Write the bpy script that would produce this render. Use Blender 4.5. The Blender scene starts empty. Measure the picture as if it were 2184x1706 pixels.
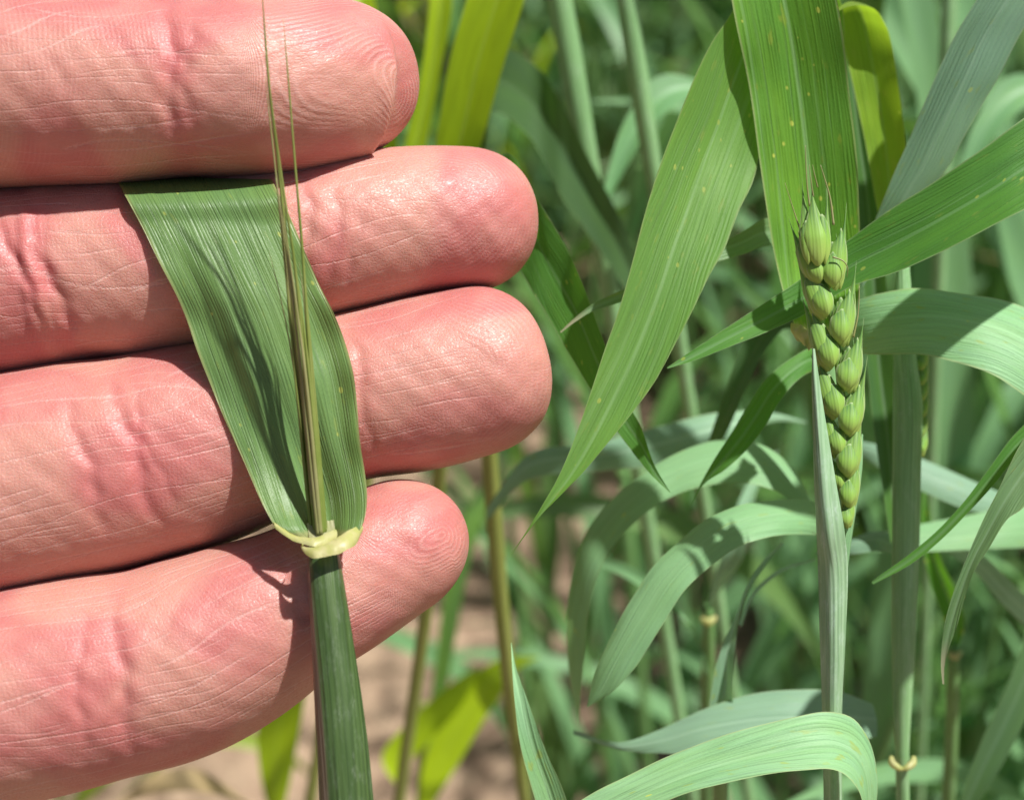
import bpy, math, random
import numpy as np
from mathutils import Vector, Matrix
R = math.radians
random.seed(7); rng = np.random.default_rng(7)
scene = bpy.context.scene

# ------------------------------------------------------------------ camera
PITCH = 30.0
CAM = np.array([0.0, 0.0, 0.80])
FPX = 3899.0                       # focal length in reference pixels (2184 wide)
RIGHT = np.array([1.0, 0, 0])
UP = np.array([0, math.sin(R(PITCH)), math.cos(R(PITCH))])
FWD = np.array([0, math.cos(R(PITCH)), -math.sin(R(PITCH))])
cd = bpy.data.cameras.new('camera'); cam = bpy.data.objects.new('camera', cd)
scene.collection.objects.link(cam); scene.camera = cam
cam.location = CAM; cam.rotation_euler = (R(90 - PITCH), 0, 0)
cd.sensor_width = 36.0; cd.lens = 36.0 * FPX / 2184.0
cd.clip_start = 0.005; cd.clip_end = 500
cd.dof.use_dof = True; cd.dof.focus_distance = 0.2035
cd.dof.aperture_fstop = cd.lens / 2.7        # pupil 2.7 mm across
# ------------------------------------------------------------------ sky, sun, exposure
Lc = np.array([0.42, 0.74, 0.53])             # towards the sun, in camera axes (right, up, back)
Lw = Lc[0] * RIGHT + Lc[1] * UP - Lc[2] * FWD
Lw /= np.linalg.norm(Lw)
elev = math.asin(Lw[2]); azim = math.atan2(Lw[0], Lw[1])
w = bpy.data.worlds.new('World'); scene.world = w; w.use_nodes = True
nt = w.node_tree; nt.nodes.clear()
sky = nt.nodes.new('ShaderNodeTexSky'); sky.sky_type = 'NISHITA'; sky.sun_disc = False
sky.sun_elevation = elev; sky.sun_rotation = azim; sky.dust_density = 2.0
bg = nt.nodes.new('ShaderNodeBackground'); bg.inputs['Strength'].default_value = 0.05
wo = nt.nodes.new('ShaderNodeOutputWorld')
nt.links.new(sky.outputs[0], bg.inputs[0]); nt.links.new(bg.outputs[0], wo.inputs[0])
sl = bpy.data.lights.new('sun', 'SUN'); sl.energy = 4.8; sl.angle = R(1.3); sl.color = (1.0, 0.97, 0.93)
sun = bpy.data.objects.new('sun', sl); scene.collection.objects.link(sun)
sun.rotation_euler = Vector(Lw).to_track_quat('Z', 'Y').to_euler(); sun.location = (0.5, -0.5, 3)
vs = scene.view_settings
vs.view_transform = 'Standard'; vs.look = 'None'; vs.gamma = 1.0; vs.use_curve_mapping = False; vs.exposure = 0.58
scene.cycles.max_bounces = 7; scene.cycles.diffuse_bounces = 3; scene.cycles.glossy_bounces = 2; scene.cycles.transmission_bounces = 4
scene.cycles.caustics_reflective = False; scene.cycles.caustics_refractive = False

# ------------------------------------------------------------------ helpers
col = scene.collection
def P(px, py, d):
    """point seen at reference pixel (px, py) standing d millimetres in front of the camera"""
    d = np.asarray(d, float) * 0.001; px = np.asarray(px, float); py = np.asarray(py, float)
    x = (px - 1092.0) / FPX * d; y = -(py - 853.0) / FPX * d
    return CAM + x[..., None] * RIGHT + y[..., None] * UP + d[..., None] * FWD
def tag(o, label=None, cat=None, group=None, kind=None):
    if label: o['label'] = label
    if cat: o['category'] = cat
    if group: o['group'] = group
    if kind: o['kind'] = kind
    return o
def empty(name, loc, label, cat, group=None):
    o = bpy.data.objects.new(name, None); col.objects.link(o); o.location = loc
    o.empty_display_size = 0.02
    return tag(o, label, cat, group)
def mesh_obj(name, verts, faces, mats, parent=None, uv=None, nn=None, mi=None, origin=None, smooth=True, attrs=None):
    """one mesh object; uv, nn: per vertex coordinates (N,2)"""
    verts = np.asarray(verts, float)
    if origin is None: origin = np.zeros(3)
    me = bpy.data.meshes.new(name)
    me.from_pydata((verts - origin).tolist(), [], [list(map(int, f)) for f in faces])
    if not isinstance(mats, (list, tuple)): mats = [mats]
    for m in mats: me.materials.append(m)
    li = np.empty(len(me.loops), dtype=np.int32); me.loops.foreach_get('vertex_index', li)
    for nm, arr in (('mm', uv), ('nn', nn)):
        if arr is not None:
            l = me.uv_layers.new(name=nm)
            l.data.foreach_set('uv', np.asarray(arr, np.float32)[li].ravel())
    if attrs:
        for nm, arr in attrs.items():
            a = me.attributes.new(nm, 'FLOAT', 'POINT'); a.data.foreach_set('value', np.asarray(arr, np.float32))
    if mi is not None: me.polygons.foreach_set('material_index', np.asarray(mi, np.int32))
    if smooth: me.polygons.foreach_set('use_smooth', np.ones(len(me.polygons), bool))
    me.update()
    o = bpy.data.objects.new(name, me); col.objects.link(o)
    if parent is not None:
        o.parent = parent
        # parent empties carry only a translation
        off = Vector(origin.tolist()); p = parent
        while p is not None: off -= Vector(p.location); p = p.parent
        o.location = off
    else:
        o.location = origin
    return o
def grid_faces(nr, nc, closed=False, off=0):
    f = []
    m = nc if closed else nc - 1
    for i in range(nr - 1):
        for j in range(m):
            a = off + i * nc + j; b = off + i * nc + (j + 1) % nc
            f.append((a, b, b + nc, a + nc))
    return f
def spline(pts, n, u=None):
    """Catmull-Rom through the rows of pts, resampled evenly by chord length"""
    p = np.asarray(pts, float)
    if len(p) == 2: p = np.array([p[0], (p[0] + p[1]) / 2, p[1]])
    k = np.r_[0, np.cumsum(np.maximum(1e-6, np.linalg.norm(np.diff(p[:, :2], axis=0), axis=1)))] if p.shape[1] > 1 else np.arange(len(p))
    k /= k[-1]
    t = np.linspace(0, 1, n) if u is None else np.asarray(u)
    # finite-difference tangents, monotone-ish
    m = np.zeros_like(p)
    m[1:-1] = ((p[2:] - p[1:-1]) / (k[2:] - k[1:-1])[:, None] + (p[1:-1] - p[:-2]) / (k[1:-1] - k[:-2])[:, None]) / 2
    m[0] = (p[1] - p[0]) / (k[1] - k[0]); m[-1] = (p[-1] - p[-2]) / (k[-1] - k[-2])
    i = np.clip(np.searchsorted(k, t, side='right') - 1, 0, len(p) - 2)
    h = (k[i + 1] - k[i])[:, None]; s = ((t - k[i]) / (k[i + 1] - k[i]))[:, None]
    return ((1 + 2 * s) * (1 - s) ** 2) * p[i] + s * (1 - s) ** 2 * h * m[i] + s * s * (3 - 2 * s) * p[i + 1] + s * s * (s - 1) * h * m[i + 1]

# ------------------------------------------------------------------ node helpers
class NT:
    def __init__(s, name):
        s.m = bpy.data.materials.new(name); s.m.use_nodes = True; s.t = s.m.node_tree; s.t.nodes.clear()
    def n(s, typ, **kw):
        x = s.t.nodes.new(typ)
        for k, v in kw.items(): setattr(x, k, v)
        return x
    def set(s, sock, v):
        if isinstance(v, bpy.types.NodeSocket): s.t.links.new(v, sock)
        elif v is not None:
            if isinstance(v, (tuple, list)) and len(v) == 3 and sock.type == 'RGBA': v = (*v, 1)
            sock.default_value = v
    def math(s, op, a, b=None, c=None, clamp=False):
        x = s.n('ShaderNodeMath', operation=op, use_clamp=clamp)
        for i, v in enumerate((a, b, c)):
            if v is not None: s.set(x.inputs[i], v)
        return x.outputs[0]
    def vmath(s, op, a, b=None):
        x = s.n('ShaderNodeVectorMath', operation=op); s.set(x.inputs[0], a)
        if b is not None: s.set(x.inputs[1], b)
        return x.outputs[0]
    def mix(s, f, a, b, mode='MIX'):
        x = s.n('ShaderNodeMix', data_type='RGBA', blend_type=mode)
        s.set(x.inputs[0], f); s.set(x.inputs[6], a); s.set(x.inputs[7], b)
        return x.outputs[2]
    def ramp(s, v, lo, hi, a=0.0, b=1.0, smooth=True):
        x = s.n('ShaderNodeMapRange', interpolation_type='SMOOTHSTEP' if smooth else 'LINEAR')
        s.set(x.inputs[0], v); s.set(x.inputs[1], lo); s.set(x.inputs[2], hi); s.set(x.inputs[3], a); s.set(x.inputs[4], b)
        return x.outputs[0]
    def uv(s, name):
        x = s.n('ShaderNodeUVMap', uv_map=name); return x.outputs[0]
    def sep(s, v):
        x = s.n('ShaderNodeSeparateXYZ'); s.set(x.inputs[0], v); return x.outputs
    def comb(s, a, b, c=0.0):
        x = s.n('ShaderNodeCombineXYZ'); s.set(x.inputs[0], a); s.set(x.inputs[1], b); s.set(x.inputs[2], c); return x.outputs[0]
    def noise(s, vec, scale=1.0, detail=2.0, rough=0.5):
        x = s.n('ShaderNodeTexNoise'); s.set(x.inputs['Vector'], vec); x.inputs['Scale'].default_value = scale
        x.inputs['Detail'].default_value = detail; x.inputs['Roughness'].default_value = rough
        return x.outputs[0]
    def voro(s, vec, scale=1.0, feature='F1', out=0):
        x = s.n('ShaderNodeTexVoronoi', feature=feature); s.set(x.inputs['Vector'], vec); x.inputs['Scale'].default_value = scale
        return x.outputs[out]
    def bump(s, h, strength, dist, normal=None):
        x = s.n('ShaderNodeBump'); x.inputs['Strength'].default_value = strength; x.inputs['Distance'].default_value = dist
        s.set(x.inputs['Height'], h)
        if normal is not None: s.set(x.inputs['Normal'], normal)
        return x.outputs[0]
    def pbsdf(s, **kw):
        x = s.n('ShaderNodeBsdfPrincipled')
        for k, v in kw.items(): s.set(x.inputs[k], v)
        return x.outputs[0]
    def out(s, sh):
        o = s.n('ShaderNodeOutputMaterial'); s.t.links.new(sh, o.inputs[0]); return s.m

def leaf_mat(name, base, back, trans, tf=0.35, vein=0.40, vdark=0.25, big=2.4, bigs=0.35, rib=0.5, spots=0.0, edge=0.6,
             wax=0.0, waxcol=(0.45, 0.55, 0.50), rough=0.42, bumpd=0.00006, tipdry=0.0, basepale=0.0, fine=True, edgecol=(0.42, 0.46, 0.22), spec=0.35):
    """grass leaf: veins along the blade, paler midrib and margin, yellow flecks, wax bloom, light shining through"""
    N = NT(name)
    mm = N.uv('mm'); nn = N.uv('nn')
    u, v, _ = N.sep(mm); a, b, _ = N.sep(nn)
    au = N.math('ABSOLUTE', N.math('SUBTRACT', N.math('MULTIPLY', a, 2.0), 1.0))      # 0 at midrib, 1 at margin
    oi = N.n('ShaderNodeObjectInfo').outputs['Random']
    jit = N.math('MULTIPLY', oi, 37.0)
    st = N.comb(N.math('MULTIPLY', u, 1.0), N.math('MULTIPLY', v, 0.03), jit)
    streak = N.noise(st, 2.2, 3.0, 0.65)
    blot = N.noise(N.comb(N.math('MULTIPLY', u, 0.25), N.math('MULTIPLY', v, 0.05), jit), 1.0, 3.0, 0.6)
    c = N.mix(N.ramp(streak, 0.3, 0.7), tuple(x * 0.80 for x in base), tuple(min(1, x * 1.22) for x in base))
    c = N.mix(N.ramp(blot, 0.3, 0.75, 0.0, 0.45), c, trans)
    hgt = None
    if fine:
        warp = N.math('MULTIPLY', N.math('SUBTRACT', N.noise(N.comb(N.math('MULTIPLY', u, 0.5), N.math('MULTIPLY', v, 0.04), jit), 1.0, 2.0), 0.5), vein * 3.0)
        uu = N.math('ADD', u, warp)
        s1 = N.math('SINE', N.math('MULTIPLY', uu, 2 * math.pi / vein))
        s1 = N.math('ADD', N.math('MULTIPLY', s1, 0.5), 0.5)
        brk = N.ramp(N.noise(N.comb(N.math('MULTIPLY', u, 3.0), N.math('MULTIPLY', v, 0.10), jit), 1.0, 2.0), 0.38, 0.66, 0.05, 1.0)
        s1m = N.math('MULTIPLY', s1, brk)
        c = N.mix(N.math('MULTIPLY', s1m, vdark), c, tuple(x * 0.35 for x in base))
        s2 = N.ramp(N.noise(N.comb(N.math('ADD', u, warp), N.math('MULTIPLY', v, 0.006), N.math('ADD', jit, 4.0)), 3.2 / big, 3.0, 0.75), 0.56, 0.66)
        s2m = N.math('MULTIPLY', s2, N.ramp(N.noise(N.comb(N.math('MULTIPLY', u, 0.6), N.math('MULTIPLY', v, 0.03), jit), 1.0, 1.0), 0.3, 0.6))
        c = N.mix(N.math('MULTIPLY', s2m, bigs), c, tuple(min(1, x * 1.2 + 0.16) for x in base))
        hgt = N.math('ADD', N.math('MULTIPLY', s1m, 1.0), N.math('MULTIPLY', s2, -0.8))
        grain = N.noise(N.comb(N.math('MULTIPLY', u, 5.0), N.math('MULTIPLY', v, 2.0), jit), 1.6, 2.0, 0.6)
        c = N.mix(N.ramp(grain, 0.35, 0.7, 0.0, 0.28), c, tuple(min(1, x * 1.5 + 0.02) for x in base))
        hgt = N.math('ADD', hgt, N.math('MULTIPLY', grain, 0.5))
    if wax > 0:
        wx = N.ramp(N.noise(N.comb(N.math('MULTIPLY', u, 0.35), N.math('MULTIPLY', v, 0.06), jit), 1.0, 4.0, 0.65), 0.3, 0.7, wax * 0.45, wax)
        c = N.mix(wx, c, waxcol)
    if rib > 0:
        rb = N.ramp(N.math('ABSOLUTE', u), 0.10, 0.32, 1.0, 0.0)
        c = N.mix(N.math('MULTIPLY', rb, rib), c, tuple(min(1, x * 1.3 + 0.20) for x in base))
    if spots > 0:
        sv = N.comb(N.math('MULTIPLY', u, 0.80), N.math('MULTIPLY', v, 0.52), jit)
        x = N.n('ShaderNodeTexVoronoi', feature='F1'); N.set(x.inputs['Vector'], sv); x.inputs['Scale'].default_value = 1.0
        rnd = N.sep(x.outputs['Color'])[0]
        rad = N.ramp(rnd, 1.0 - spots, 1.0, 0.06, 0.24, smooth=False)
        sp = N.math('MULTIPLY', N.math('MULTIPLY', N.ramp(N.math('SUBTRACT', rad, x.outputs['Distance']), 0.0, 0.08), N.math('GREATER_THAN', rnd, 1.0 - spots)), 0.9)
        c = N.mix(sp, c, (0.62, 0.68, 0.12))
        sv2 = N.comb(N.math('MULTIPLY', u, 1.1), N.math('MULTIPLY', v, 0.35), N.math('ADD', jit, 9.0))
        fl = N.ramp(N.noise(sv2, 1.0, 2.0, 0.5), 0.64, 0.74, 0.0, 0.55)
        c = N.mix(fl, c, (0.34, 0.42, 0.06))
    if edge > 0:
        eg = N.ramp(au, 0.94, 1.0)
        c = N.mix(N.math('MULTIPLY', eg, edge), c, edgecol)
    if tipdry > 0:
        td = N.ramp(N.math('ADD', b, N.math('MULTIPLY', N.math('SUBTRACT', streak, 0.5), 0.06)), 1.0 - tipdry, 1.0 - tipdry * 0.35)
        c = N.mix(td, c, (0.50, 0.40, 0.27))
    if basepale > 0:
        bp = N.ramp(N.math('ADD', b, N.math('MULTIPLY', N.math('SUBTRACT', streak, 0.5), 0.03)), basepale * 0.5, basepale, 1.0, 0.0)
        c = N.mix(bp, c, (0.62, 0.60, 0.26))
    nrm = None
    if hgt is not None: nrm = N.bump(hgt, 0.8, bumpd)
    geo = N.n('ShaderNodeNewGeometry')
    cb = N.mix(geo.outputs['Backfacing'], c, N.mix(0.55, c, back))
    p = N.pbsdf(**{'Base Color': cb, 'Roughness': rough, 'Specular IOR Level': spec, 'Normal': nrm})
    tr = N.n('ShaderNodeBsdfTranslucent'); N.set(tr.inputs[0], N.mix(0.6, c, trans))
    mx = N.n('ShaderNodeMixShader'); mx.inputs[0].default_value = tf
    N.t.links.new(p, mx.inputs[1]); N.t.links.new(tr.outputs[0], mx.inputs[2])
    return N.out(mx.outputs[0])

MAT = {}
MAT['held'] = leaf_mat('held_leaf', (0.140, 0.262, 0.066), (0.11, 0.21, 0.08), (0.23, 0.37, 0.03), tf=0.25, vein=0.36, vdark=0.45, big=1.5, bigs=0.30,
                       rib=0.0, spots=0.16, edge=0.85, rough=0.40, bumpd=0.00006, basepale=0.05, edgecol=(0.45, 0.42, 0.16))
MAT['flag'] = leaf_mat('flag_leaf', (0.120, 0.300, 0.040), (0.14, 0.28, 0.08), (0.26, 0.52, 0.02), tf=0.47, vein=0.42, vdark=0.30, big=1.9, bigs=0.5,
                       rib=0.6, spots=0.42, edge=0.7, rough=0.50, spec=0.25, basepale=0.03)
MAT['green'] = leaf_mat('green_leaf', (0.070, 0.225, 0.030), (0.09, 0.22, 0.06), (0.18, 0.46, 0.015), tf=0.44, vein=0.45, vdark=0.28, big=1.7, bigs=0.5,
                        rib=0.6, spots=0.42, edge=0.85, rough=0.50, spec=0.25, edgecol=(0.5, 0.58, 0.34))
MAT['yellow'] = leaf_mat('yellowish_leaf', (0.17, 0.32, 0.03), (0.22, 0.33, 0.08), (0.45, 0.66, 0.02), tf=0.55, vein=0.5, vdark=0.25, big=2.0, bigs=0.25,
                         rib=0.25, spots=0.2, edge=0.6, rough=0.45)
MAT['blue'] = leaf_mat('glaucous_leaf', (0.155, 0.310, 0.165), (0.22, 0.36, 0.25), (0.22, 0.42, 0.09), tf=0.30, vein=0.5, vdark=0.2, big=2.6, bigs=0.2,
                       rib=0.55, spots=0.04, edge=0.7, wax=0.45, waxcol=(0.38, 0.58, 0.46), rough=0.48, spec=0.3)
MAT['pale'] = leaf_mat('pale_leaf', (0.180, 0.400, 0.150), (0.22, 0.42, 0.20), (0.28, 0.50, 0.08), tf=0.33, vein=0.42, vdark=0.3, big=1.6, bigs=0.35,
                       rib=0.25, spots=0.05, edge=0.6, wax=0.42, waxcol=(0.40, 0.66, 0.44), rough=0.50, spec=0.3)
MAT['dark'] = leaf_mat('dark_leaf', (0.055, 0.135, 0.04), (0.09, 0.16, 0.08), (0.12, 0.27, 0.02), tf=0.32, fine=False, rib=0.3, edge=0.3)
MAT['drytip'] = leaf_mat('dry_tipped_leaf', (0.106, 0.237, 0.075), (0.14, 0.22, 0.12), (0.245, 0.417, 0.037), tf=0.33, vein=0.45, rib=0.4, edge=0.7, tipdry=0.13, spots=0.1)
MAT['bgblue'] = leaf_mat('field_leaf', (0.135, 0.315, 0.120), (0.18, 0.33, 0.16), (0.18, 0.42, 0.05), tf=0.38, fine=False, rib=0.3, edge=0.3, wax=0.28, waxcol=(0.32, 0.54, 0.36), spec=0.25)
MAT['bggreen'] = leaf_mat('field_leaf_green', (0.103, 0.218, 0.052), (0.14, 0.22, 0.1), (0.192, 0.383, 0.034), tf=0.38, fine=False, rib=0.3, edge=0.3)
MAT['bgyellow'] = leaf_mat('field_leaf_yellow', (0.30, 0.44, 0.02), (0.30, 0.44, 0.05), (0.60, 0.80, 0.015), tf=0.6, fine=False, rib=0.2, edge=0.3)
MAT['bgdry'] = leaf_mat('field_leaf_dry', (0.36, 0.27, 0.13), (0.4, 0.3, 0.16), (0.4, 0.3, 0.1), tf=0.2, fine=False, rib=0.2, edge=0.2)

def stem_mat(name, base, alt, wax, waxcol, red=0.0, fine=0.42, rough=0.4):
    N = NT(name)
    u, v, _ = N.sep(N.uv('mm'))
    oi = N.math('MULTIPLY', N.n('ShaderNodeObjectInfo').outputs['Random'], 31.0)
    streak = N.noise(N.comb(u, N.math('MULTIPLY', v, 0.025), oi), 2.6, 4.0, 0.7)
    c = N.mix(N.ramp(streak, 0.3, 0.7), base, alt)
    warp = N.math('MULTIPLY', N.noise(N.comb(N.math('MULTIPLY', u, 0.5), N.math('MULTIPLY', v, 0.05), oi), 1.0, 1.0), 0.5)
    s1 = N.math('ADD', N.math('MULTIPLY', N.math('SINE', N.math('MULTIPLY', N.math('ADD', u, warp), 2 * math.pi / fine)), 0.5), 0.5)
    brk = N.ramp(N.noise(N.comb(N.math('MULTIPLY', u, 1.6), N.math('MULTIPLY', v, 0.06), oi), 1.0, 2.0), 0.3, 0.7)
    s1 = N.math('MULTIPLY', s1, brk)
    c = N.mix(N.math('MULTIPLY', s1, 0.45), c, tuple(x * 0.5 for x in base))
    wx = N.ramp(N.noise(N.comb(N.math('MULTIPLY', u, 1.2), N.math('MULTIPLY', v, 0.35), oi), 1.0, 4.0, 0.7), 0.45, 0.75, 0.0, wax)
    wx2 = N.math('MULTIPLY', wx, N.ramp(N.noise(N.comb(N.math('MULTIPLY', u, 3.0), N.math('MULTIPLY', v, 1.4), oi), 1.5, 2.0), 0.3, 0.7, 0.3, 1.0))
    c = N.mix(wx2, c, waxcol)
    if red > 0:
        rd = N.math('MULTIPLY', N.ramp(N.math('ABSOLUTE', N.math('ADD', u, -2.6)), 0.6, 1.2, 1.0, 0.0), red)
        c = N.mix(rd, c, (0.24, 0.15, 0.12))
    h = N.math('ADD', s1, N.math('MULTIPLY', streak, 0.8))
    p = N.pbsdf(**{'Base Color': c, 'Roughness': rough, 'Specular IOR Level': 0.3, 'Normal': N.bump(h, 0.8, 0.00007)})
    return N.out(p)
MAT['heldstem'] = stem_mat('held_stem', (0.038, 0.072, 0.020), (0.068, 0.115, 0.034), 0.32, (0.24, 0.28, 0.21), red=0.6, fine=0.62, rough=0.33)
MAT['stem'] = stem_mat('wheat_stem', (0.17, 0.34, 0.13), (0.25, 0.44, 0.20), 0.3, (0.48, 0.58, 0.48))
MAT['sheath'] = stem_mat('wheat_sheath', (0.19, 0.33, 0.17), (0.31, 0.46, 0.28), 0.40, (0.50, 0.60, 0.54), fine=0.5)
MAT['bgstem'] = stem_mat('field_stem', (0.11, 0.24, 0.06), (0.17, 0.33, 0.11), 0.3, (0.34, 0.44, 0.36))

MAT['bgstem_warm'] = stem_mat('field_stem_olive', (0.20, 0.25, 0.05), (0.29, 0.32, 0.09), 0.15, (0.36, 0.38, 0.22))

def simple_mat(name, c1, c2, scale, rough=0.5, tf=0.0, bumpd=0.0):
    N = NT(name); co = N.n('ShaderNodeTexCoord').outputs['Object']
    ns = N.noise(co, scale, 3.0, 0.6); c = N.mix(N.ramp(ns, 0.3, 0.7), c1, c2)
    nrm = N.bump(ns, 0.6, bumpd) if bumpd else None
    p = N.pbsdf(**{'Base Color': c, 'Roughness': rough, 'Normal': nrm})
    if tf:
        tr = N.n('ShaderNodeBsdfTranslucent'); N.set(tr.inputs[0], c)
        mx = N.n('ShaderNodeMixShader'); mx.inputs[0].default_value = tf
        N.t.links.new(p, mx.inputs[1]); N.t.links.new(tr.outputs[0], mx.inputs[2]); p = mx.outputs[0]
    return N.out(p)
MAT['collar'] = simple_mat('collar_cream', (0.50, 0.53, 0.17), (0.60, 0.58, 0.28), 700, 0.42, 0.42, 0.0002)
MAT['ligule'] = simple_mat('ligule_membrane', (0.50, 0.52, 0.24), (0.62, 0.60, 0.36), 900, 0.4, 0.5)
MAT['awn'] = simple_mat('awn_green', (0.20, 0.27, 0.05), (0.29, 0.34, 0.09), 180, 0.4, 0.3)
MAT['awn_pale'] = simple_mat('awn_straw', (0.30, 0.31, 0.11), (0.38, 0.37, 0.17), 180, 0.4, 0.3)

# ------------------------------------------------------------------ plant builders
def blade(parent, rows, mat, fold=0.0, curl=0.0, nu=13, nv=70, ripple=0.0, name='leaf_blade', label=None, tipround=True, edgewob=0.0):
    """rows of (left x, left y, left depth, right x, right y, right depth); fold: V depth in mm at the midrib, curl: rounded depth"""
    rows = [r if len(r) == 6 else (r[0], r[1], r[4], r[2], r[3], r[4]) for r in rows]
    rr = np.array(rows, float)
    c = np.c_[(rr[:, 0] + rr[:, 3]) / 2, (rr[:, 1] + rr[:, 4]) / 2, rr]
    q = spline(c, nv)[:, 2:]
    L = P(q[:, 0], q[:, 1], q[:, 2]); Rr = P(q[:, 3], q[:, 4], q[:, 5])
    uu = np.linspace(0, 1, nu)
    t = np.linspace(0, 1, nv)
    Wd = np.linalg.norm(Rr - L, axis=1)
    V = L[:, None, :] * (1 - uu)[None, :, None] + Rr[:, None, :] * uu[None, :, None]
    ctr = (L + Rr) / 2
    tang = np.gradient(ctr, axis=0); tang /= np.linalg.norm(tang, axis=1)[:, None] + 1e-9
    wid = (Rr - L) / (Wd[:, None] + 1e-9)
    nrm = np.cross(wid, tang); nrm /= np.linalg.norm(nrm, axis=1)[:, None] + 1e-9
    sg = np.sign((nrm * FWD).sum(1)); sg[sg == 0] = 1
    # keep the offset direction continuous, pointing away from the camera at the widest row
    k = int(np.argmax(Wd)); s0 = sg[k]
    nrm = nrm * s0
    prof = fold * (1 - np.abs(2 * uu - 1)) + curl * (1 - (2 * uu - 1) ** 2)
    wf = np.clip(Wd / Wd.max(), 0, 1)
    off = prof[None, :] * wf[:, None] * 0.001
    if ripple:
        ph = random.uniform(0, 6)
        off = off + 0.001 * ripple * wf[:, None] * (np.sin(t * 17 + ph)[:, None] * (2 * uu - 1)[None, :] ** 2 + 0.6 * np.sin(t * 31 + ph * 2)[:, None] * np.clip(2 * uu - 1, 0, 1)[None, :] ** 2
              + 0.5 * np.sin(t * 43 + ph)[:, None] * np.clip(1 - 2 * uu, 0, 1)[None, :] ** 2)
    V = V + nrm[:, None, :] * off[:, :, None]
    arc = np.r_[0, np.cumsum(np.linalg.norm(np.diff(ctr, axis=0), axis=1))] * 1000
    um = (uu[None, :] - 0.5) * Wd[:, None] * 1000
    uv = np.stack([um, np.repeat(arc[:, None], nu, 1)], -1).reshape(-1, 2)
    nn = np.stack([np.repeat(uu[None, :], nv, 0), np.repeat(t[:, None], nu, 1)], -1).reshape(-1, 2)
    o = mesh_obj(name, V.reshape(-1, 3), grid_faces(nv, nu), mat, parent, uv, nn)
    if label: o['label'] = label
    return o
def tube_arrays(C, rad, n=14, flat=1.0, cap=True):
    C = np.asarray(C, float); rad = np.asarray(rad, float); m = len(C)
    T = np.gradient(C, axis=0); T /= np.linalg.norm(T, axis=1)[:, None]
    ref = -FWD
    S = np.cross(T, ref[None, :]); S /= np.linalg.norm(S, axis=1)[:, None] + 1e-12
    B = np.cross(S, T)
    a = np.linspace(-math.pi, math.pi, n)            # seam at the back, 0 faces the viewer
    V = C[:, None, :] + rad[:, None, None] * (np.sin(a)[None, :, None] * S[:, None, :] + flat * np.cos(a)[None, :, None] * B[:, None, :])
    arc = np.r_[0, np.cumsum(np.linalg.norm(np.diff(C, axis=0), axis=1))] * 1000
    uv = np.stack([a[None, :] * rad[:, None] * 1000, np.repeat(arc[:, None], n, 1)], -1).reshape(-1, 2)
    nn = np.stack([np.repeat((a / (2 * math.pi) + 0.5)[None, :], m, 0), np.repeat((arc / arc[-1])[:, None], n, 1)], -1).reshape(-1, 2)
    f = grid_faces(m, n)
    if cap: f += [tuple(range(n - 1))[::-1], tuple(range((m - 1) * n, (m - 1) * n + n - 1))]
    return V.reshape(-1, 3), f, uv, nn
def tube(parent, C, rad, mat, name, n=14, flat=1.0, label=None):
    V, f, uv, nn = tube_arrays(C, rad, n, flat)
    o = mesh_obj(name, V, f, mat, parent, uv, nn)
    if label: o['label'] = label
    return o
def ptube(parent, pts, mat, name, n=14, m=60, label=None, to_ground=False, gx=0.0, flat=1.0):
    """tube through (px, py, depth, half width in px); optionally carried on down to the soil"""
    q = spline(np.array(pts, float), m)
    C = P(q[:, 0], q[:, 1], q[:, 2]); r = q[:, 3] / FPX * q[:, 2] * 0.001
    if to_ground:
        e = C[-1]; dirn = C[-1] - C[-3]; dirn /= np.linalg.norm(dirn)
        k = 24; t = np.linspace(0, 1, k)[1:, None]
        g = np.array([e[0] + gx, e[1] - 0.03 + max(0, 0.0), -0.01])
        c1 = e + dirn * e[2] * 0.35; c2 = g + np.array([0, 0, 0.30 * e[2]])
        ext = (1 - t) ** 3 * e + 3 * (1 - t) ** 2 * t * c1 + 3 * (1 - t) * t * t * c2 + t ** 3 * g
        C = np.r_[C, ext]; r = np.r_[r, np.linspace(r[-1], 0.0017, k - 1)]
    return tube(parent, C, r, mat, name, n, flat, label), C

# ------------------------------------------------------------------ ground
def soil_mat():
    N = NT('soil'); co = N.n('ShaderNodeTexCoord').outputs['Object']
    a = N.noise(co, 9, 5, 0.6); b = N.noise(co, 60, 4, 0.65); d = N.voro(co, 45)
    c = N.mix(N.ramp(a, 0.3, 0.7), (0.18, 0.115, 0.075), (0.31, 0.215, 0.145))
    c = N.mix(N.ramp(b, 0.4, 0.7), c, (0.40, 0.29, 0.195))
    h = N.math('ADD', N.math('MULTIPLY', b, 0.6), N.math('MULTIPLY', d, 0.8))
    return N.out(N.pbsdf(**{'Base Color': c, 'Roughness': 0.95, 'Normal': N.bump(h, 1.0, 0.012)}))
MAT['soil'] = soil_mat()
def ground():
    xs = np.unique(np.r_[np.linspace(-80, -2, 14), np.linspace(-2, 2, 121), np.linspace(2, 80, 14)])
    ys = np.unique(np.r_[np.linspace(-60, -0.6, 10), np.linspace(-0.6, 3.2, 121), np.linspace(3.2, 120, 16)])
    X, Y = np.meshgrid(xs, ys)
    near = (np.abs(X) < 2) & (Y > -0.6) & (Y < 3.2)
    Z = np.where(near, 0.012 * np.sin(X * 23 + 3 * np.sin(Y * 9)) * np.sin(Y * 19) + rng.normal(0, 0.006, X.shape), 0)
    o = mesh_obj('ground', np.stack([X, Y, Z], -1).reshape(-1, 3), grid_faces(len(ys), len(xs)), MAT['soil'])
    tag(o, 'bare brown crumbly soil of the wheat field', None, kind='structure')
ground()
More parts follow.
